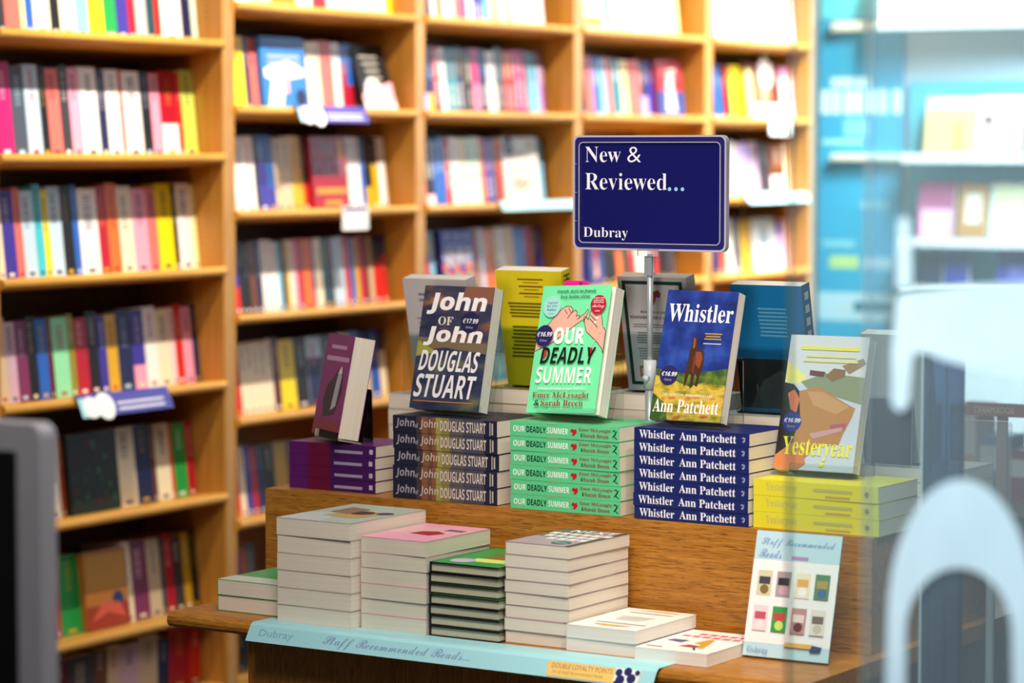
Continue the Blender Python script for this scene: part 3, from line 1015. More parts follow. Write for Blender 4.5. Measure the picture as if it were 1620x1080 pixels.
def art_e(P):
    P.rect(0, 0, 1, 1, 'a8909a'); P.poly([(0, 0), (1, 0), (1, .3), (0, .45)], 'b8a0ae'); P.poly([(0, .5), (.5, .45), (.6, 1), (0, 1)], '707068'); P.rect(.93, 0, 1, 1, '4a4440')
    P.text('NEXT', .22, .80, .92, .93, 'f8f4f6', 'bold')
    for i, (x0, x1) in enumerate(((.05, .88), (.12, .9), (.3, .86))):
        y = .63 - .155 * i
        x = x0
        while x < x1:
            P.rect(x, y, x + .13, y + .11, 'f8f4f6', False)
            x += .165
    P.disc(.72, .17, .14, '1c6a6c'); P.para(.62, .15, .82, .19, 1, 'e8f0f0', .05)


def art_f(P):
    n = 14
    P.poly([(.55 + .28 * math.cos(math.pi * i / n), .90 + .05 * math.sin(math.pi * i / n)) for i in range(n + 1)], 'f0b840')
    P.poly([(.52 + .26 * math.cos(-math.pi * i / n), .17 - .07 * math.sin(math.pi * i / n)) for i in range(n + 1)], 'f0a040')
    P.para(.2, .78, .85, .84, 1, 'a8a8a8', .05); P.para(.25, .42, .75, .64, 4, 'd8d8d8', .3); P.para(.2, .24, .92, .29, 1, 'a0a0a0', .05)


def art_g(P):
    x = .12
    for y, a, b in ((.78, .25, .95), (.66, .1, .98)):
        x = a
        while x < b:
            P.rect(x, y, x + .11, y + .08, 'd8707c', False)
            x += .14
    P.poly([(.55, .62), (.62, .62), (.72, .38), (.78, .2), (.7, .2), (.62, .36), (.5, .4)], 'd8a040'); P.poly([(.42, .22), (.68, .2), (.66, .3), (.5, .32)], 'a83848'); P.poly([(.1, .42), (.34, .38), (.36, .5), (.14, .5)], '5a4c80')
    P.line([(.66, .2), (.74, .1)], .03, '4a3c60'); P.para(.06, .1, .3, .15, 1, '707070', .05)


stack(FOOT_OUT, 2, (-0.484, .068, LZ), (.158, .215, .029), 'pale paperback with green cover, %s of low pile at table left end', 'paperbacks in the low pile', '4aa868', lambda P: P.rect(0, 0, 1, .25, 'c8dcd0'), seed=8, spin=1)
stack(FOOT_OUT, 6, (-0.315, .030, LZ), (.165, .234, .0312), 'thick paperback with pale mottled cover, %s of the tall pale pile', 'thick pale paperbacks on the ledge', 'c8c0b4', art_b, seed=9, spin=.8, spine='d8d0c8')
stack(FOOT_OUT, 6, (-0.144, .052, LZ), (.140, .205, .0272), 'paperback with pink cover, %s of the pile beside the green hardbacks', 'pink paperbacks on the ledge', 'f0a8c4', art_c, seed=10, spin=1, spine='e8c8d0', back='d8d0c8', page=pages('dcd6c4'))
stack(FOOT_OUT, 7, (0.002, .054, LZ), (.146, .200, .0184), 'green hardback with dark endpapers, %s of the pile', 'green hardbacks on the ledge', '1c1c20', art_d, seed=11, jit=.002, name='hardback', hard=True, page=pages('c8c6ac'), spine='1c1c20')
stack(FOOT_OUT, 8, (0.150, .072, LZ), (.129, .200, .0216), 'grey-pink paperback with white cover letters, %s of the tall ledge pile', 'grey-pink paperbacks on the ledge', 'b8a4a8', art_e, seed=12, jit=.0016, spin=.9, spine='d8ccc4')
stack(FOOT_OUT, 2, (0.2805, .062, LZ), (.137, .205, .0226), 'white paperback with yellow half suns on cover, %s of a pair', 'white paperbacks on the ledge', 'f4f2f0', art_f, seed=13, jit=.0012, spin=.8, page=pages('f0ebe4'))
stack(FOOT_OUT, 1, (0.423, .050, LZ), (.138, .200, .0218), 'single white paperback with red lettering and yellow figure, %s beside leaning card', None, 'f4f2f0', art_g, seed=14, spin=.3, page=pages('f0ebe4'))


# --- pale blue strip along the ledge front
def ledge_strip():
    root = MB()
    a0, a1 = -0.345, 0.500
    th = 0.0008
    prof = [(.052, LZ + .0006), (-0.003, LZ + .0008), (-0.010, LZ - .004), (-0.026, LZ - .030), (-0.0268, LZ - .0295), (-0.0108, LZ - .0030), (-0.0034, LZ + .0016), (.052, LZ + .0013)]
    root.prism(prof, 'x', a0, a1, ink('a6dfea'))
    P = Plane(root, (a0, -0.0268, LZ - .0295), (1, 0, 0), Vector((0, .016, .0265)).normalized(), a1 - a0, .031)
    P.text('Staff Recommended Reads...', .20, .12, .57, .86, '7f9cc4', 'script'); P.text('Dubray', .03, .25, .12, .8, '86b4d8', 'sans')
    o = root.build('ledge_strip', None, TM)
    props(o, 'pale blue paper strip with script lettering along the ledge front', 'shelf label')
    s = MB()
    x0, x1 = .290, .474
    P2 = Plane(s, Vector((x0, -0.0268, LZ - .0295)) + Vector((0, -.0002, .0002)), (1, 0, 0), Vector((0, .016, .0265)).normalized(), x1 - x0, .031)
    P2.k = 3
    P2.poly([(.03, .06), (.99, .06), (.99, .94), (.0, .94)], 'f2cf78')
    P2.text('DOUBLE LOYALTY POINTS', .06, .56, .70, .84, 'a86858', 'sans'); P2.text('On all Staff Recommended Reads', .08, .2, .62, .44, 'b8885c', 'sansi')
    P2.rect(.73, .0, .985, .96, 'e8f4f4')
    for x, y, rr in ((.77, .7, .035), (.86, .8, .04), (.80, .3, .045), (.91, .42, .045), (.96, .78, .025), (.76, .1, .02)):
        P2.disc(x, y, rr, '2c2a68')
    P2.rect(.88, .04, .94, .1, '38b8a8')
    q = s.build('loyalty_sticker', o, TM)
    q['label'] = 'yellow sticker with navy spotted card at its right'


ledge_strip()


# --- displays on clear easels
def easel(name, M0, w, h, t, lean, label, lipo=0.0):
    """Bent clear acrylic stand: back sheet, foot and front lip, in the frame of the leaning book."""
    m = clear('acrylic', 'f4f8f8', 0.12)
    L = Matrix.Rotation(-lean, 4, 'X')
    root = empty(name, M0, label, 'book stand', 'clear acrylic book stands on the table')
    x0, x1 = w * .22, w * .98 + .012
    mb = MB()
    mb.box(x0, x1, t + .0025, t + .0046, -.0022, h * .52, m, L)
    mb.build('back_sheet', root, M0)
    mb = MB()
    mb.box(x0, x1, -.0045 - lipo, t + .0024, -.0044, -.0022, m, L)
    mb.build('ledge', root, M0)
    mb = MB()
    mb.box(x0, x1, -.0068 - lipo, -.0046 - lipo, -.0044, .0105, m, L)
    mb.build('lip', root, M0)
    top = L @ Vector((0, t + .0048, h * .52))
    low = L @ Vector((0, t + .004, -.0044))
    mb = MB()
    mb.prism([(top.y, top.z - .004), (top.y + .0026, top.z - .004), (top.y + .0046, -t * math.sin(lean) - .0050), (top.y + .002, -t * math.sin(lean) - .0050)], 'x', x0, x1, m)
    mb.build('rear_leg', root, M0)


def display(a, b, ztop, yaw, lean, dims, cover, art, label, elabel, spine_art=None, roll=0.0, back_side=False, back_art=None, **kw):
    w, h, t = dims
    z0 = ztop + t * math.sin(lean) + .0046
    if back_side:
        M0 = TM @ Matrix.Translation((a, b, z0)) @ Matrix.Rotation(math.pi + yaw, 4, 'Z')
    else:
        M0 = TM @ Matrix.Translation((a, b, z0)) @ Matrix.Rotation(yaw, 4, 'Z')
    M = M0 @ Matrix.Rotation(-lean, 4, 'X') @ Matrix.Rotation(-roll, 4, 'Y')
    easel('easel', M0, w, h, t, lean, elabel, w * math.sin(kw.get('flare', 0.0)))
    return place_book('paperback', M, label, 'display copies standing on the table', w, h, t, cover, art, spine_art, back_art, **kw)


def price(P, x, y, r_, s, col='2a2660'):
    P.disc(x, y, r_, col); k = P.W / P.H
    P.text(s, x - r_ * .86, y - r_ * k * .08, x + r_ * .86, y + r_ * k * .36, 'f6f4fa', 'bold', .05)
    P.text('Dubray', x - r_ * .4, y - r_ * k * .62, x + r_ * .4, y - r_ * k * .34, 'b8b6d8', 'sans')


def art_green(P):
    g = '74eaaa'
    sk, ol = 'f0b8a4', '4a1c1c'
    f = lambda pts: [(x, 1 - y) for x, y in pts]
    arm1 = f([(0, .40), (.16, .30), (.24, .235), (.33, .18), (.38, .165), (.44, .165), (.485, .19), (.47, .215), (.52, .195), (.555, .215), (.54, .245), (.585, .235), (.60, .25), (.56, .27), (.66, .225), (.70, .19), (.715, .21), (.67, .265),
              (.58, .30), (.5, .335), (.36, .40), (.22, .46), (.0, .52)])
    arm2 = f([(1, .535), (.98, .50), (.88, .44), (.72, .365), (.68, .30), (.66, .255), (.69, .25), (.73, .275), (.74, .22), (.76, .19), (.80, .175), (.85, .175), (.90, .22), (.93, .28), (.95, .325), (1, .36)])
    for arm in (arm1, arm2):
        P.poly(arm, sk)
        P.line(arm + arm[:1], .008, ol)
    for ln in ([(.36, .19), (.41, .225)], [(.42, .18), (.46, .215)], [(.47, .215), (.42, .26)], [(.76, .2), (.86, .25)], [(.75, .235), (.85, .285)], [(.75, .265), (.83, .305)], [(.8, .29), (.88, .335)], [(.66, .29), (.70, .25)]):
        P.line(f(ln), .007, ol)
    for x, y in ((.845, .225), (.86, .26), (.84, .295), (.83, .20)):
        P.disc(x, 1 - y, .018, 'f4eef0')
    for i in range(7):
        P.disc(.965 - .018 * i, 1 - (.33 + .022 * i), .009, 'c8ccd0', 8)
    P.line(f([(.845, .47), (.835, .50)]), .01, 'c8ccd0')
    P.poly(f([(.83, .49), (.86, .50), (.855, .545), (.82, .565), (.80, .55), (.82, .52)]), 'd0182c'); P.poly(f([(.13, .51), (.19, .505), (.2, .55), (.16, .58), (.12, .55)]), 'c83038')
    P.text('OUR', .27, 1 - .465, .72, 1 - .334, 'f8fffa', 'bold', 0, .024); P.text('DEADLY', .115, 1 - .618, .89, 1 - .49, '16241c', 'bold', .03); P.text('SUMMER', .09, 1 - .772, .90, 1 - .642, 'f8fffa', 'bold')
    P.text("Friends don't let friends", .23, 1 - .07, .80, 1 - .036, '16241c', 'sansi', 0, .012); P.text('bury bodies alone.', .29, 1 - .112, .73, 1 - .078, '16241c', 'sansi', 0, .012)
    P.disc(.185, 1 - .17, .128, 'a8e4e0')
    for i, s in enumerate(('Signed', 'by the', 'Author')):
        P.text(s, .115, 1 - .152 - .026 * i, .255, 1 - .13 - .026 * i, '3a4a70', 'sans')
    P.text('Dubray', .15, 1 - .235, .23, 1 - .217, '88a8b0', 'sans')
    P.disc(.862, 1 - .158, .113, 'c02038')
    for i, s in enumerate(('From the', 'authors of the', 'bestselling')):
        P.text(s, .79, 1 - .113 - .018 * i, .935, 1 - .10 - .018 * i, 'f8e8ea', 'bold')
    P.text('Aisling', .775, 1 - .192, .95, 1 - .155, 'f8e8ea', 'script'); P.text('series', .83, 1 - .215, .90, 1 - .202, 'f8e8ea', 'bold')
    price(P, .135, 1 - .40, .128, '€16.99')
    P.text("'A fabulous rollercoaster of a novel' CATHY KELLY", .15, 1 - .822, .86, 1 - .803, 'f0fff6', 'bold')
    P.text('Emer McLysaght', .087, 1 - .895, .91, 1 - .845, 'a83020', 'serif'); P.text('&', .125, 1 - .95, .205, 1 - .905, '16241c', 'serif'); P.text('Sarah Breen', .225, 1 - .95, .84, 1 - .905, 'a83020', 'serif')
    P.text('BLOOMSBURY', .36, 1 - .975, .64, 1 - .965, 'c8f4dc', 'sans')


def art_whis(P):
    sky = mottled('painted_night_sky', [(.3, '121c50'), (.5, '1c3488'), (.68, '3050a8')], 22)
    mead = mottled('painted_meadow', [(.3, '4a5a18'), (.45, 'a8982c'), (.56, 'd8b848'), (.68, 'b8683c')], 30, .4, (1, 1, 2.2))
    bush = mottled('painted_bushes', [(.3, '1c3420'), (.5, '3a5a24'), (.7, '7a8a34')], 34)
    P.rect(0, 0, 1, 1, sky); P.rect(0, 0, 1, .36, mead); P.poly([(0, .34), (0, .39), (.2, .37), (.45, .36), (.7, .38), (1, .41), (1, .28), (.7, .30), (.5, .26), (.3, .30)], bush)
    P.poly([(0, .0), (.25, 0), (.2, .12), (0, .2)], bush)
    f = lambda pts: [(x, 1 - y) for x, y in pts]
    P.poly(f([(.47, .345), (.49, .37), (.515, .345), (.52, .39), (.545, .45), (.60, .455), (.64, .48), (.65, .54), (.64, .62), (.62, .66), (.61, .735), (.575, .735), (.58, .66), (.55, .64), (.54, .74), (.505, .755), (.50, .65), (.47, .64),
             (.44, .73), (.415, .74), (.41, .62), (.43, .54), (.43, .46), (.45, .41)]), '4a2c20')
    P.poly(f([(.47, .36), (.50, .38), (.50, .44), (.47, .45)]), '8a5a3c'); P.poly(f([(.52, .47), (.60, .47), (.63, .52), (.60, .6), (.53, .56)]), '8a4a30'); P.poly(f([(.5, .5), (.54, .52), (.53, .64), (.5, .62)]), '7a3424')
    P.text('Whistler', .055, 1 - .245, .97, 1 - .105, 'f8f6fa', 'serif')
    P.para(.61, 1 - .375, .86, 1 - .315, 3, 'c09850', .2); P.para(.61, 1 - .41, .86, 1 - .395, 1, 'd8d4e0', .05)
    P.text('THE NEW YORK TIMES BESTSELLER', .14, 1 - .818, .85, 1 - .797, 'f0e8d0', 'serif'); P.text('Ann Patchett', .03, 1 - .945, .955, 1 - .842, 'faf6f0', 'serif')
    price(P, .19, 1 - .66, .125, '€16.99')


def art_john(P):
    sky = mottled('dusk_cloud_print', [(.34, '2a2c48'), (.5, '3c3c54'), (.6, '6a4a44'), (.7, 'a06a4c')], 14, .4, (1, 1, 3))
    low = mottled('hill_print', [(.35, '23294a'), (.55, '3a4258'), (.7, '707050')], 12, .4, (1, 1, 2.5))
    P.rect(0, 0, 1, 1, '2c2e48'); P.rect(0, .36, 1, 1, sky); P.rect(0, .0, 1, .5, low)
    P.poly([(0, .46), (.4, .5), (1, .46), (1, .54), (0, .58)], '7a6a50'); P.poly([(0, .42), (.3, .46), (0, .55)], 'a0a048'); P.poly([(.55, .9), (1, .86), (1, 1), (.6, 1)], '8a5a48')
    f = 1
    P.text('John', .07, 1 - .235, .90, 1 - .05, 'f6f2f4', 'bold', .05, .022); P.text('OF', .26, 1 - .32, .47, 1 - .25, 'e8dcd4', 'serif'); P.text('John', .08, 1 - .49, .90, 1 - .325, 'f6f0ee', 'bold', .05, .022)
    price(P, .72, 1 - .29, .127, '€17.99', '26264c')
    P.text('DOUGLAS', .06, 1 - .695, .90, 1 - .525, 'f2eef0', 'bold', .04); P.text('STUART', .035, 1 - .91, .89, 1 - .72, 'f2eef0', 'bold', .04)
    P.para(.04, 1 - .945, .92, 1 - .925, 1, 'c07850', .02)


def art_mag(P):
    P.rect(0, .12, 1, 1, '8a1a70'); P.rect(0, 0, 1, .16, '8a1238'); P.para(.2, .86, .8, .94, 1, 'c898c0', .1); P.para(.1, .74, .95, .84, 1, 'c898c0', .1)
    P.poly([(.3, .18), (.7, .22), (.85, .45), (.8, .62), (.62, .68), (.5, .58), (.3, .5), (.22, .35)], '2a1428'); P.poly([(.55, .25), (.72, .3), (.78, .6), (.66, .68), (.6, .5)], 'b8b0bc'); P.poly([(.62, .62), (.78, .62), (.74, .7)], 'e0d8dc')


def art_yes(P):
    f = lambda pts: [(x, 1 - y) for x, y in pts]
    P.rect(0, 0, 1, 1, 'c6d0e2'); P.rect(0, .62, 1, 1, 'd4d8e0'); P.poly(f([(0, .2), (.25, .3), (.3, .36), (0, .36)]), 'ece88a')
    P.poly(f([(.2, .35), (.5, .28), (1, .30), (1, .50), (.6, .44), (.3, .40)]), '8a9478'); P.poly(f([(.3, .26), (.5, .27), (.48, .31), (.3, .3)]), '6a4038'); P.poly(f([(.5, .30), (.6, .24), (.75, .25), (.75, .3), (.6, .34)]), '8a6a48'); P.poly(f([(.7, .22), (.95, .16), (1, .2), (.8, .28)]), '9a8060')
    P.poly(f([(0, .36), (.12, .37), (.25, .45), (.3, .75), (.2, .9), (0, .95)]), '241c20')
    P.poly(f([(.2, .42), (.45, .38), (.72, .47), (.93, .53), (.9, .60), (.86, .66), (.82, .72), (.78, .80), (.5, .82), (.4, .9), (.25, 1), (0, 1), (0, .9), (.2, .8), (.25, .6)]), 'b8844e'); P.poly(f([(.3, .42), (.5, .42), (.86, .52), (.7, .58), (.4, .52)]), 'c89868')
    P.poly(f([(.06, .44), (.14, .41), (.22, .48), (.2, .58), (.12, .56)]), 'd87850'); P.poly(f([(.64, .66), (.85, .64), (.84, .68), (.66, .70)]), 'b05c6c'); P.poly(f([(.4, .73), (.8, .67), (.8, .7), (.45, .77)]), 'c89aa0')
    P.poly(f([(0, .9), (.35, .88), (.4, .95), (.3, 1), (0, 1)]), 'd07c4c')
    P.text('Yesteryear', .08, 1 - .93, .96, 1 - .76, 'f4ea34', 'serif'); P.disc(.6, 1 - .955, .03, 'f0e84c')
    P.para(.15, 1 - .11, .9, 1 - .05, 1, 'e6e060', .03); P.para(.2, 1 - .2, .9, 1 - .13, 2, 'e0dc90', .2)
    price(P, .16, 1 - .65, .12, '€16.99', '2a2c88')


GD = 'clear acrylic stand holding the %s'
display(0.026, .331, Z_GRN, R(-1), R(16.5), (.156, .238, .030), '7cf0b0', art_green, 'mint green paperback with two linked hands on its cover', GD % 'mint green display book', None, R(1.3), flare=R(5), page=pages('efe9dd'))
display(0.285, .333, Z_WHI, R(0), R(16.5), (.143, .236, .027), '1c3488', art_whis, 'dark blue paperback with a horse in a meadow on its cover', GD % 'blue horse-cover book', page=pages('efe9dd'))
display(-0.244, .345, Z_JOHN, R(-2), R(13), (.160, .234, .031), '2a2c48', art_john, 'dark paperback with huge white name lettering on a cloudy sky', GD % 'dark cloudy display book', page=pages('dfe0d4'))
display(-0.500, .380, Z_PUR, R(-30), R(11), (.126, .196, .044), '8a1a70', art_mag, 'magenta book with a dark figure on its cover, turned sideways', GD % 'magenta display book')
display(0.516, .366, Z_YEL, R(2), R(17), (.150, .240, .028), 'd4d8e0', art_yes, 'display book with a sideways face and yellow title, behind glass', GD % 'yellow-titled display book')


# --- copies on the far side of the table, their back covers towards us
def bk_yel(P):
    for i, y in enumerate((.92, .86, .80)):
        P.para(.32, y, .72, y + .025, 1, '8a2a1c', .1); P.para(.4, y - .025, .65, y - .012, 1, '6a5a18', .1)
    P.para(.15, .60, .95, .74, 5, '5a5410', .1); P.para(.12, .25, .92, .54, 9, '5a5410', .15); P.rect(.45, .12, .6, .24, '5a3828'); P.disc(.525, .19, .05, 'c89878')


def sp_yelb(P):
    P.text('HU', .04, .2, .16, .85, '5a1c14', 'bold')


def bk_white(P):
    P.para(.2, .80, .5, .9, 2, '8a8488', .2); P.para(.15, .35, .55, .68, 8, 'a09a9c', .2)


def bk_border(P):
    P.rect(.06, .05, .94, .965, '1c4434'); P.rect(.11, .08, .89, .935, 'dedadd')
    P.poly([(.46, .80), (.5, .87), (.58, .89), (.62, .86), (.6, .82), (.55, .83), (.52, .78), (.48, .74)], 'a0402c')
    P.text('READ IN A DAY.', .3, .685, .7, .705, '2a2a2a', 'bold'); P.text('REMEMBER FOR A LIFETIME.', .14, .635, .86, .66, '2a2a2a', 'bold')
    P.para(.16, .56, .84, .60, 2, '8a8688', .1); P.para(.2, .42, .8, .53, 5, '8a8688', .1); P.para(.2, .28, .8, .39, 5, '9a9698', .1)
    for x in (.2, .38, .56):
        P.rect(x, .12, x + .14, .22, 'b07a50'); P.rect(x + .03, .14, x + .11, .2, 'e0d4c8')


def bk_teal(P):
    P.para(.35, .60, .78, .84, 8, '5a98b8', .15); P.rect(0, 0, 1, .42, '2a2c30'); P.poly([(.1, .0), (.35, .25), (.62, .34), (.95, .22), (1, .0)], '4a4c50')
    for x in (.25, .45, .65, .85):
        P.rect(x, .02, x + .02, .22, '6a6c70', False)
    P.rect(0, 0, 1, .03, '2a6a98')


def sp_teal(P):
    for i in range(6):
        P.rect(.06 + .1 * i, .3, .12 + .1 * i, .75, 'c8ccd4', False)


BK = [  # left end, stack height in books, book size, cover, back print, spine print, labels
    (-0.466, 5, (.153, .234, .0318), 'd2cccc', bk_white, None, 'grey-white book standing behind the dark cloudy display book', 'pale paperback under the grey-white book, %s of the stack', 'c4bcb4'),
    (-0.244, 6, (.153, .234, .0300), 'ecd822', bk_yel, sp_yelb, 'mustard-yellow book with its back cover showing, behind the mint one', 'paperback under the mustard-yellow book, %s of the stack', '9a9010'),
    (0.034, 6, (.150, .225, .0305), 'dcd6da', bk_border, None, 'white book with dark green border and red fish behind sign pole', 'paperback under the green-bordered book, %s of the stack', 'c8c2bc'),
    (0.281, 5, (.148, .245, .0310), '0e6ca2', bk_teal, sp_teal, 'large teal-blue book with dark photo, right of the sign pole', 'paperback under the large teal-blue book, %s of the stack', 'c8c4c0'),
    (0.548, 3, (.125, .240, .0260), 'a8a6a6', None, None, 'plain grey book with white page top behind the glass', 'paperback under the plain grey book, %s of the stack', 'b8b0a8'),
]
for a, n, (w, h, t), cov, bk, sp, lab, slab, scol in BK:
    zt = stack(PAGES_OUT, n, (a - .045, .806, RZ), (.153, .234, t), slab, 'far stacks on the riser, page edges to the front', scol, None, None, seed=int(a * 1000) + 900)
    display(a + w, .720, zt, R(0), R(12), (w, h, .034), cov, None, lab, GD % ('book with back cover showing, ' + lab.split(' book')[0]), sp, back_side=True, back_art=bk, page=pages('f2eee6'))


# --- pink slip tucked behind the mint display book
mb = MB()
p0 = Vector((.047, .452, Z_GRN + .10))
M = TM @ Matrix.Translation((.014, .4515, Z_GRN + .135)) @ Matrix.Rotation(R(-16.5), 4, 'X')
mb.box(0, .052, 0, .0008, 0, .118, ink('f02090'))
P = Plane(mb, (0, 0, 0), (1, 0, 0), (0, 0, 1), .052, .118)
P.line([(.62, .9), (.74, .98)], .03, '3a1020'); P.line([(.74, .9), (.62, .98)], .03, '3a1020')
o = mb.build('bookmark', None, M)
props(o, 'bright pink card slip sticking up behind the mint green book', 'bookmark')


# --- blue sign on its pole
SM = TM @ Matrix.Translation((.206, .470, RZ))
sign = empty('sign_holder', SM, 'dark blue shop sign in a clear frame on a pole', 'sign')
sa0, sa1, sz0, sz1 = .044 - .206, .366 - .206, 1.268 - RZ, 1.478 - RZ


def rounded(x0, x1, z0, z1, r_, n=5):
    out = []
    for cx, cz, a0 in ((x1 - r_, z0 + r_, -90), (x1 - r_, z1 - r_, 0), (x0 + r_, z1 - r_, 90), (x0 + r_, z0 + r_, 180)):
        for i in range(n + 1):
            a = R(a0 + 90 * i / n)
            out.append((cx + r_ * math.cos(a), cz + r_ * math.sin(a)))
    return out


def ring(mb, outer, inner, y0, y1, mat):
    n = len(outer)
    vs = [(x, y, z) for y in (y0, y1) for (x, z) in outer + inner]
    fs = []
    for i in range(n):
        j = (i + 1) % n
        fs += [(i, j, n + j, n + i), (2 * n + i, 3 * n + i, 3 * n + j, 2 * n + j), (i, 2 * n + i, 2 * n + j, j), (n + i, n + j, 3 * n + j, 3 * n + i)]
    mb.add(vs, fs, mat)


rim = plain('frosted_rim', 'b9b4c8', 0.25)
mb = MB()
ring(mb, rounded(sa0, sa1, sz0, sz1, .012), rounded(sa0 + .0035, sa1 - .0035, sz0 + .0035, sz1 - .0035, .010), -.006, .006, rim)
mb.build('frame', sign, SM)
mb = MB()
ring(mb, rounded(sa0 + .0036, sa1 - .0036, sz0 + .0036, sz1 - .0036, .010), rounded(sa0 + .0125, sa1 - .0125, sz0 + .0125, sz1 - .0125, .009), -.0045, .004, plain('violet_border', '26246a', 0.25))
ring(mb, rounded(sa0 + .0120, sa1 - .0120, sz0 + .0120, sz1 - .0120, .009), rounded(sa0 + .0135, sa1 - .0135, sz0 + .0135, sz1 - .0135, .008), -.0060, -.0046, rim)
for z in (.25, .5, .75):                       # little clip marks down the left edge
    zz = sz0 + (sz1 - sz0) * z
    mb.box(sa0 + .001, sa0 + .008, -.0066, -.006, zz - .0005, zz + .0005, rim)
mb.build('inner_border', sign, SM)
mb = MB()
mb.box(sa0 + .0136, sa1 - .0136, -.002, .002, sz0 + .0136, sz1 - .0136, ink('15155e', 0.3))
P = Plane(mb, (sa0, -.002, sz0), (1, 0, 0), (0, 0, 1), sa1 - sa0, sz1 - sz0)
P.text('New', .075, .765, .312, .90, 'f4f4fa', 'serif', 0, -.010); P.text('&', .355, .765, .445, .90, 'f4f4fa', 'serif', 0, -.010)
P.text('Reviewed', .075, .525, .615, .672, 'f4f4fa', 'serif', 0, -.010)
for i in range(3):
    P.disc(.632 + .042 * i, .535, .011, '9cd4f0')
P.text('Dubray', .065, .085, .362, .195, 'f4f4fa', 'serif', 0, -.010)
mb.build('insert_card', sign, SM)
mb = MB()
mb.box(-.022, .022, -.010, -.0066, sz0 - .010, sz0 + .004, clear('acrylic_clip', 'e8eaf0', 0.3, .25))
mb.box(-.008, .008, -.008, .008, sz0 - .045, sz0 - .010, clear('acrylic_clip', 'e8eaf0', 0.3, .25))
mb.build('clip', sign, SM)
steel = plain('pole_metal', 'a8aeb4', 0.35, 0.3)
mb = MB()
mb.tube((0, 0, .22), (0, 0, sz0 - .006), .0055, steel)
mb.tube((0, 0, .006), (0, 0, .23), .0085, steel)
mb.build('pole', sign, SM, True)
mb = MB()
mb.tube((0, 0, .215), (0, 0, .268), .0115, plain('collar_plastic', 'c8ced2', 0.35))
mb.tube((0, -.010, .235), (0, -.018, .235), .006, plain('collar_plastic', 'c8ced2', 0.35))
mb.build('collar', sign, SM, True)
mb = MB()
mb.box(-.06, .06, -.0105, .09, .0006, .006, steel)
mb.build('base_plate', sign, SM)

# --- leaning staff card
CM = TM @ Matrix.Translation((.563, .168, LZ + .0045)) @ Matrix.Rotation(R(1.5), 4, 'Z') @ Matrix.Rotation(R(-15), 4, 'X')
card = MB()
cw, chh = .158, .212
card.box(0, cw, 0, .0030, 0, chh, ink('3a8a98', .3))
P = Plane(card, (0, 0, 0), (1, 0, 0), (0, 0, 1), cw, chh)
P.rect(0, 0, 1, 1, 'bfe0ee'); P.rect(0, .11, 1, .77, 'f6f6f8')
P.text('Staff Recommended', .07, .865, .93, .945, '6c94c4', 'script'); P.text('Reads', .06, .785, .32, .855, '6c94c4', 'script'); P.para(.44, .785, .64, .845, 1, 'c08ac0', .05)
for i, (c1, c2, c3) in enumerate((('d8d4b0', '4a4858', '8a7040'), ('b0a0a8', '3a2a38', 'd8a8b8'), ('f4e8d0', 'f0b060', 'fafafa'), ('5a8a6a', 'b09a50', '4a70a0'),
                                  ('f8d8e0', 'c85a70', 'f4e4e8'), ('3aa050', 'c84848', 'c8e070'), ('c89090', 'f0dcd8', '6a3038'), ('e8e4dc', '7a6a60', 'd0c4b8'))):
    x, y = .075 + .225 * (i % 4), .485 if i < 4 else .205
    P.rect(x, y, x + .17, y + .20, c1); P.rect(x + .02, y + .09, x + .15, y + .15, c2); P.disc(x + .09, y + .05, .05, c3)
P.rect(.48, .095, .80, .13, 'e8b858'); P.poly([(.78, .07), (.9, .075), (.92, .115), (.8, .125)], '3a4470'); P.text('Dubray', .06, .02, .30, .075, '6cA0cc', 'sans')
o = card.build('leaning_card', None, CM)
props(o, 'pale blue and white card with eight small covers leaning on the riser', 'sign')
mb = MB()
mb.prism([(.0032, .003), (.0058, .003), (.0058, chh * .8), (.0032, chh * .8)], 'x', .02, cw - .02, ink('3a8a98', .3))
mb.build('backing_strut', o, CM)

# ------------------------------------------------------------------ far wall on the right: banner, rails and display unit
XW = 9.745


def wall_rect(pl, pt, pr, pb, x=XW):
    A, B = at(0, x, pl, pt), at(0, x, pr, pb)
    return A.y, B.y, B.z, A.z                  # y left, y right, z low, z high


yl, yr, zl, zh = wall_rect(1297, 30, 1424, 540)
mb = MB()
mb.box(XW, XW + .012, yr, yl, .2, zh, ink('30a2cc', .5))
P = Plane(mb, (XW, yl, .2), (0, -1, 0), (0, 0, 1), yl - yr, zh - .2)


def fz(py):
    return (at(0, XW, 1360, py).z - .2) / (zh - .2)


P.rect(.0, fz(508), 1, fz(463), 'a6d4e6'); P.rect(.44, fz(493), .92, fz(477), '2a7c94')
P.rect(.14, fz(138), .62, fz(122), 'c8eef8')
for i, x in enumerate((.02, .16, .30, .44, .58, .72, .88)):
    P.rect(x, fz(180), x + (.10 if i % 2 else .12), fz(142), 'd4f2fa', False)
P.rect(.3, fz(215), .6, fz(188), '7ccce4'); P.rect(.04, fz(228), .55, fz(220), 'a0dcec'); P.rect(.14, fz(425), .5, fz(405), 'a8d890'); P.rect(.56, fz(425), .9, fz(407), '9cc8dc')
P.rect(.04, fz(392), .45, fz(380), '74c4dc'); P.rect(.5, fz(330), .85, fz(318), '74c4dc')
props(mb.build('banner'), 'tall turquoise banner with pale marks at the end of the bookcases', 'banner')
yl2, yr2, zl2, zh2 = wall_rect(1300, -20, 1398, 30)
mb = MB()
mb.box(XW, XW + .012, yr2, yl2, zl2, zh2, ink('6ee0f0', .4))
props(mb.build('panel'), 'small bright cyan panel above the turquoise banner', 'panel')
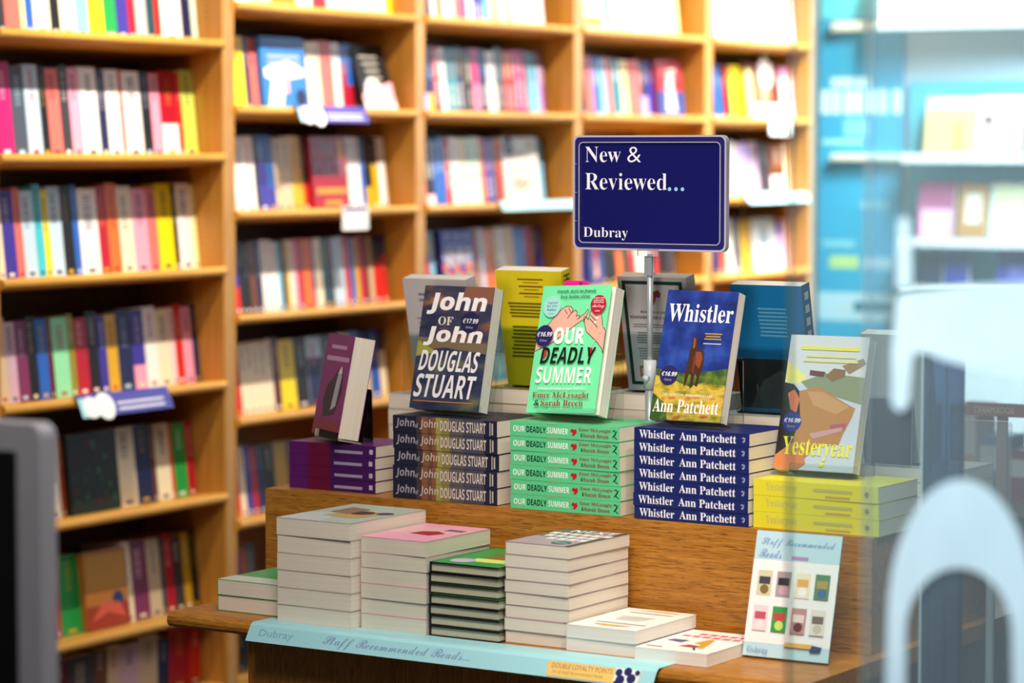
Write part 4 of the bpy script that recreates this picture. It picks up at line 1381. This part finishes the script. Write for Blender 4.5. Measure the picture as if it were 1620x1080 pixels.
for lab, pt, pb, pr in (('cream rail between the cyan panel and turquoise banner', 35, 48, 1403), ('cream rail crossing the middle of the turquoise banner', 243, 255, 1464)):
    a, b, c, d = wall_rect(1276, pt, pr, pb, XW - .02)
    mb = MB()
    mb.prism([(XW - .03, c), (XW - .002, c), (XW - .002, d), (XW - .024, d)], 'y', b, min(a, 4.44), ink('d8e2d4', .4)) if False else mb.box(XW - .03, XW - .002, b, 4.47, c, d, ink('d8e2d4', .4))
    mb.box(XW - .034, XW - .03, b + .02, 4.45, c + .006, d - .006, ink('e4ecdc', .4))
    props(mb.build('rail'), lab, 'rail', 'cream rails on the far wall')
a, b, c, d = wall_rect(1405, -30, 1700, 42)
mb = MB()
mb.box(XW - .10, XW + .01, b, a, c, d + .05, plain('white_bulkhead', 'f6f8fa', .5))
mb.box(XW - .11, XW - .10, b, a, c, c + .02, plain('white_bulkhead', 'f6f8fa', .5))
props(mb.build('bulkhead'), 'white wall bulkhead at the top right corner', 'wall fitting')

# white display unit with books facing out
a, b, c, d = wall_rect(1448, 138, 1720, 455)
unit = empty('display_unit', Matrix.Translation((XW - .12, (a + b) / 2, 0)), 'wall display unit with blue back holding face-out books, far right', 'display unit')
W4 = Matrix.Identity(4)
mb = MB(); mb.box(XW - .012, XW + .004, b, a + .02, .35, d + .02, ink('58b4cc', .5)); mb.build('back_panel', unit, W4)
zz1, zz2, zz3 = at(0, XW, 1500, 243).z, at(0, XW, 1500, 375).z, at(0, XW, 1500, 450).z
for z in (zz1, zz2, zz3):
    mb = MB(); mb.box(XW - .12, XW - .0125, b, a, z - .012, z, plain('unit_shelf', '8a6a48', .5)); mb.build('shelf', unit, W4)
    mb = MB()
    mb.box(XW - .124, XW - .1205, b, a, z - .034, z + .002, plain('ticket_rail', 'f4f0f4', .4)) if z != zz3 else mb.box(XW - .124, XW - .1205, b, a, z - .02, z + .002, plain('ticket_rail', 'f4f0f4', .4))
    mb.build('ticket_rail', unit, W4)
mb = MB(); mb.box(XW - .118, XW - .013, b + .01, a - .01, .0, zz3 - .05, plain('unit_base', 'e6eef2', .5)); mb.build('base', unit, W4)


def unit_book(pl, pr, z, h, col, marks, label):
    y0 = at(0, XW - .09, pl, 300).y
    y1 = at(0, XW - .09, pr, 300).y
    w = y0 - y1
    M = Matrix.Translation((XW - .095, y0, z + .0045)) @ Matrix.Rotation(R(-90), 4, 'Z') @ Matrix.Rotation(R(-9), 4, 'X')
    mc, mp = MB(), MB()
    book_geo(mc, mp, w, h, .018, col)
    P = front_plane(mc, w, h)
    for q in marks:
        P.rect(*q)
    root = empty('paperback', M, label, 'book', 'books facing out on the far display unit')
    mc.build('cover', root, M); mp.build('page_block', root, M)


unit_book(1462, 1542, zz1, .205, 'f0d880', [(.55, .05, .75, .55, 'c8a060'), (0, .8, 1, 1, 'fafaf4')], 'yellow book facing out on the top shelf of the display unit')
unit_book(1545, 1612, zz1, .210, 'f6f2f0', [(.1, .1, .4, .6, 'e0b4a8'), (.1, .5, .35, .65, '6a5048')], 'white book with pinkish figure on the display unit top shelf')
unit_book(1450, 1508, zz2, .205, 'b05a80', [(.1, 0, .95, .5, 'f0b8d4')], 'pink book facing out on the middle shelf of the display unit')
unit_book(1514, 1560, zz2, .200, 'b88448', [(.25, .25, .8, .8, 'e8dcd0')], 'tan book with white centre on the display unit middle shelf')
unit_book(1566, 1640, zz2, .200, 'e4e2cc', [(.1, .5, .9, .9, 'd8d8a8')], 'cream book facing out on the display unit middle shelf')
unit_book(1452, 1492, zz3, .115, '1c2840', [], 'black-blue small book on the lowest shelf of the display unit')
unit_book(1496, 1534, zz3, .115, '2a3a90', [], 'royal blue small book on the lowest shelf of the display unit')
unit_book(1578, 1640, zz3, .135, '3c3a98', [(.3, .2, .8, .6, '6a68b8')], 'violet-blue book on the lowest shelf at the photo edge')

# brown counter beyond the glass on the right, with piles of goods on it
CX = 6.2
mb = MB()
ya, yb_ = at(0, CX, 1385, 700).y, at(0, CX, 1760, 700).y
ct = at(0, CX, 1500, 790).z
cab = empty('counter', Matrix.Translation((CX, (ya + yb_) / 2, 0)), 'brown wooden counter beyond the glass at lower right', 'counter')
mb.box(CX + .02, CX + .6, yb_, ya, 0, ct - .03, plain('counter_brown', '6e5140', .5)); mb.build('body', cab, W4)
mb = MB(); mb.box(CX, CX + .62, yb_ - .02, ya + .02, ct - .03, ct, plain('counter_top', '9c7a58', .4)); mb.build('counter_top', cab, W4)
for i, (pl, pr, pt, col, lab) in enumerate(((1396, 1460, 640, 'd0a868', 'tan wooden box at the left end of the brown counter'), (1465, 1500, 735, '3a4a70', 'slate blue box on the brown counter, right of the tan one'), (1503, 1545, 640, 'd8745a', 'orange-red box standing on the brown counter'),
                                            (1548, 1592, 690, '5a5a90', 'violet-grey box on the brown counter'), (1596, 1660, 712, 'a03c48', 'dark red box on the brown counter at the photo edge'))):
    y0, y1, z1 = at(0, CX + .1, pl, 700).y, at(0, CX + .1, pr, 700).y, at(0, CX + .1, pl, pt).z
    mb = MB()
    mb.box(CX + .10, CX + .22, y1, y0, ct + .0006, z1, ink(col)); mb.box(CX + .0995, CX + .10, y1 + .004, y0 - .004, ct + (z1 - ct) * .45, z1 - .01, ink('e8dcd8'))
    mb.box(CX + .098, CX + .222, y1 - .001, y0 + .001, z1 - .02, z1 + .001, ink(col))
    props(mb.build('carton'), lab, 'box', 'boxes on the counter')

# ------------------------------------------------------------------ glass front on the right, nearer than the table
GX = 2.72
y_edge = at(0, GX, 1250, 500).y
mb = MB()
mb.box(GX, GX + .006, -1.6, y_edge, 0.02, 2.6, clear('glass_door_pane', 'eef6f6', .06, .02))  # faint diffuse veil in the pane stands in for reflected haze
mb.box(GX - .0002, GX + .0062, y_edge + .0002, y_edge + .0022, 0.02, 2.6, clear('glass_edge', '7aa8a4', .2, .25, '6a9a98'))
structure(mb.build('door_1'))
GX2 = 2.66
y2 = at(0, GX2, 1372, 500).y
mb = MB()
mb.box(GX2, GX2 + .006, -1.6, y2, 0.02, 2.6, clear('window_pane', 'eaf4f6', .06, .055, 'dcebf2'))  # stronger pale veil, imitating reflections by colour mixed into the glass
mb.box(GX2 - .0002, GX2 + .0062, y2 + .0002, y2 + .0020, 0.02, 2.6, clear('window_edge', 'd8e8e8', .1, .35, 'dcecec'))
structure(mb.build('window_1'))


def decal(pts, label, th=.0006):
    """Vinyl cut-out stuck on the outside of the window glass."""
    P3 = [at(0, GX2 - .0008, px, py) for px, py in pts]
    n = len(P3)
    vs = [(GX2 - .0008 - th, p.y, p.z) for p in P3] + [(GX2 - .0008, p.y, p.z) for p in P3]
    mb = MB()
    mb.add(vs, [list(range(n)), list(range(n, 2 * n))[::-1]] + [(i, n + i, n + (i + 1) % n, (i + 1) % n) for i in range(n)], clear('pale_vinyl', 'd6eaf0', .05, .80, 'c8dee6'))
    return props(mb.build('window_decal'), label, 'window sticker', 'pale vinyl shapes on the window')


out = [(1520 + 118 * math.cos(R(a)) * (1 if a < 90 else .98), 980 - 222 * math.sin(R(a))) for a in range(0, 181, 10)]
inn = [(1517 + 84 * math.cos(R(a)), 1000 - 102 * math.sin(R(a))) for a in range(180, -1, -10)]
arch = [(1640, 1180)] + out + [(1398, 1180), (1432, 1180)] + inn + [(1604, 1180)]
decal(arch, 'pale blue arch-shaped vinyl on the window at lower right')
decal([(1420, 470), (1442, 462), (1520, 452), (1640, 446), (1640, 600), (1560, 586), (1495, 570), (1462, 556), (1443, 560), (1438, 640), (1424, 652), (1411, 640), (1412, 560)], 'large pale blue vinyl shape across the window middle')
decal([(1419, 455), (1421, 350), (1430, 342), (1440, 350), (1443, 455)], 'narrow pale vinyl upright on the window, below the wall display')

# slim blue-grey post and clear holder standing just beyond the table
PX = 4.05
pa, pb, pt_ = at(0, PX, 1459, 600).y, at(0, PX, 1519, 600).y, at(0, PX, 1490, 557).z
post = empty('stand_post', Matrix.Translation((PX, (pa + pb) / 2, 0)), 'slim blue-grey translucent post behind the window glass', 'post')
mb = MB(); mb.box(PX, PX + .02, pb, pa, 0.012, pt_, clear('smoked_acrylic', '8296b4', .25, .22, '62789c')); mb.build('post', post, W4)
for f in (.0, .22, .65):
    mb = MB(); yy = pa + (pb - pa) * f
    mb.box(PX - .003, PX - .0004, yy - .003, yy, 0.012, pt_, plain('post_edge', 'c8d4dc' if f == 0 else '2a303c', .3)) if f == 0 else mb.box(PX - .003, PX - .0004, yy - .0014, yy, 0.012, pt_, plain('post_groove', '2a303c', .3))
    mb.build('edge_strip', post, W4)
mb = MB(); mb.box(PX - .05, PX + .07, pb - .03, pa + .03, 0.0, .0118, plain('post_foot', '8a949c', .3, .6)); mb.build('foot', post, W4)

# gadget and board beyond the window, far right
hx = 4.6
h0, h1 = at(0, hx, 1519, 663), at(0, hx, 1599, 830)
mb = MB()
mb.prism([(h1.y, z) if False else (y, z) for y, z in rounded(h1.y, h0.y, h1.z, h0.z, .008)], 'x', hx, hx + .003, clear('leaflet_acrylic', 'f6eef0', .3, .10))
hold = mb.build('leaflet_holder')
props(hold, 'clear acrylic leaflet holder with rounded corners beyond the window', 'holder')
mb = MB(); hm = (h0.y + h1.y) / 2
mb.tube((hx + .03, hm, 0.012), (hx + .0301, hm, h1.z + .02), .008, steel); mb.box(hx + .0032, hx + .03, hm - .01, hm + .01, h1.z + .01, h1.z + .03, steel); mb.box(hx - .06, hx + .12, hm - .09, hm + .09, 0, .0118, steel)
mb.build('pole', hold)
bx = 5.2
b0, b1 = at(0, bx, 1528, 636), at(0, bx, 1640, 662)
mb = MB()
mb.box(bx, bx + .018, b1.y, b0.y, b1.z, b0.z, plain('board_brown', '9a5c48', .5))
P = Plane(mb, (bx, b0.y, b1.z), (0, -1, 0), (0, 0, 1), b0.y - b1.y, b0.z - b1.z)
vs, fs, _, _ = text_geo('BOOKMARKS', 'sans', 0)
P.mb.add([P.P(.12 + .56 * (1 - a_), .25 + .5 * b_, .0004) for a_, b_ in vs], [f_[::-1] for f_ in fs], ink('d8b8a8'))
bb = props(mb.build('header_board'), 'brown header board with mirrored lettering seen through the window', 'sign')
mb = MB(); ym = (b0.y + b1.y) / 2
mb.box(bx + .004, bx + .014, ym - .01, ym + .01, 0, b1.z, plain('board_brown', '9a5c48', .5)); mb.box(bx - .08, bx + .10, ym - .12, ym + .12, 0, .012, plain('board_brown', '9a5c48', .5)); mb.build('stand', bb)

# dark grey framed panel close to the camera at the left edge
GXL = 2.55
q0, q1 = at(0, GXL, -110, 660), at(0, GXL, 62, 660)
gate = empty('framed_panel', Matrix.Translation((GXL, (q0.y + q1.y) / 2, 0)), 'grey framed upright panel with black centre, blurred at lower left', 'panel')
y0, y1, zt = q0.y, q1.y, q0.z
mb = MB()
vs_o = [(y1, 0), (y0, 0)] + [(y0, zt)] + [(y1 + .018 - .018 * math.cos(R(90 - a)) if False else y1 + .016 * (1 - math.sin(R(a))), zt - .016 * (1 - math.cos(R(a)))) for a in range(0, 91, 15)]
mb.prism(vs_o, 'x', GXL, GXL + .03, plain('brushed_grey', 'd0d0dc', .4, 0))
mb.build('frame', gate, W4)
mb = MB(); mb.box(GXL - .003, GXL - .0004, y1 + .036, y0 - .01, .05, zt - .034, plain('black_insert', '0c0a12', .4)); mb.build('insert', gate, W4)

bpy.data.scenes.remove(TSC)
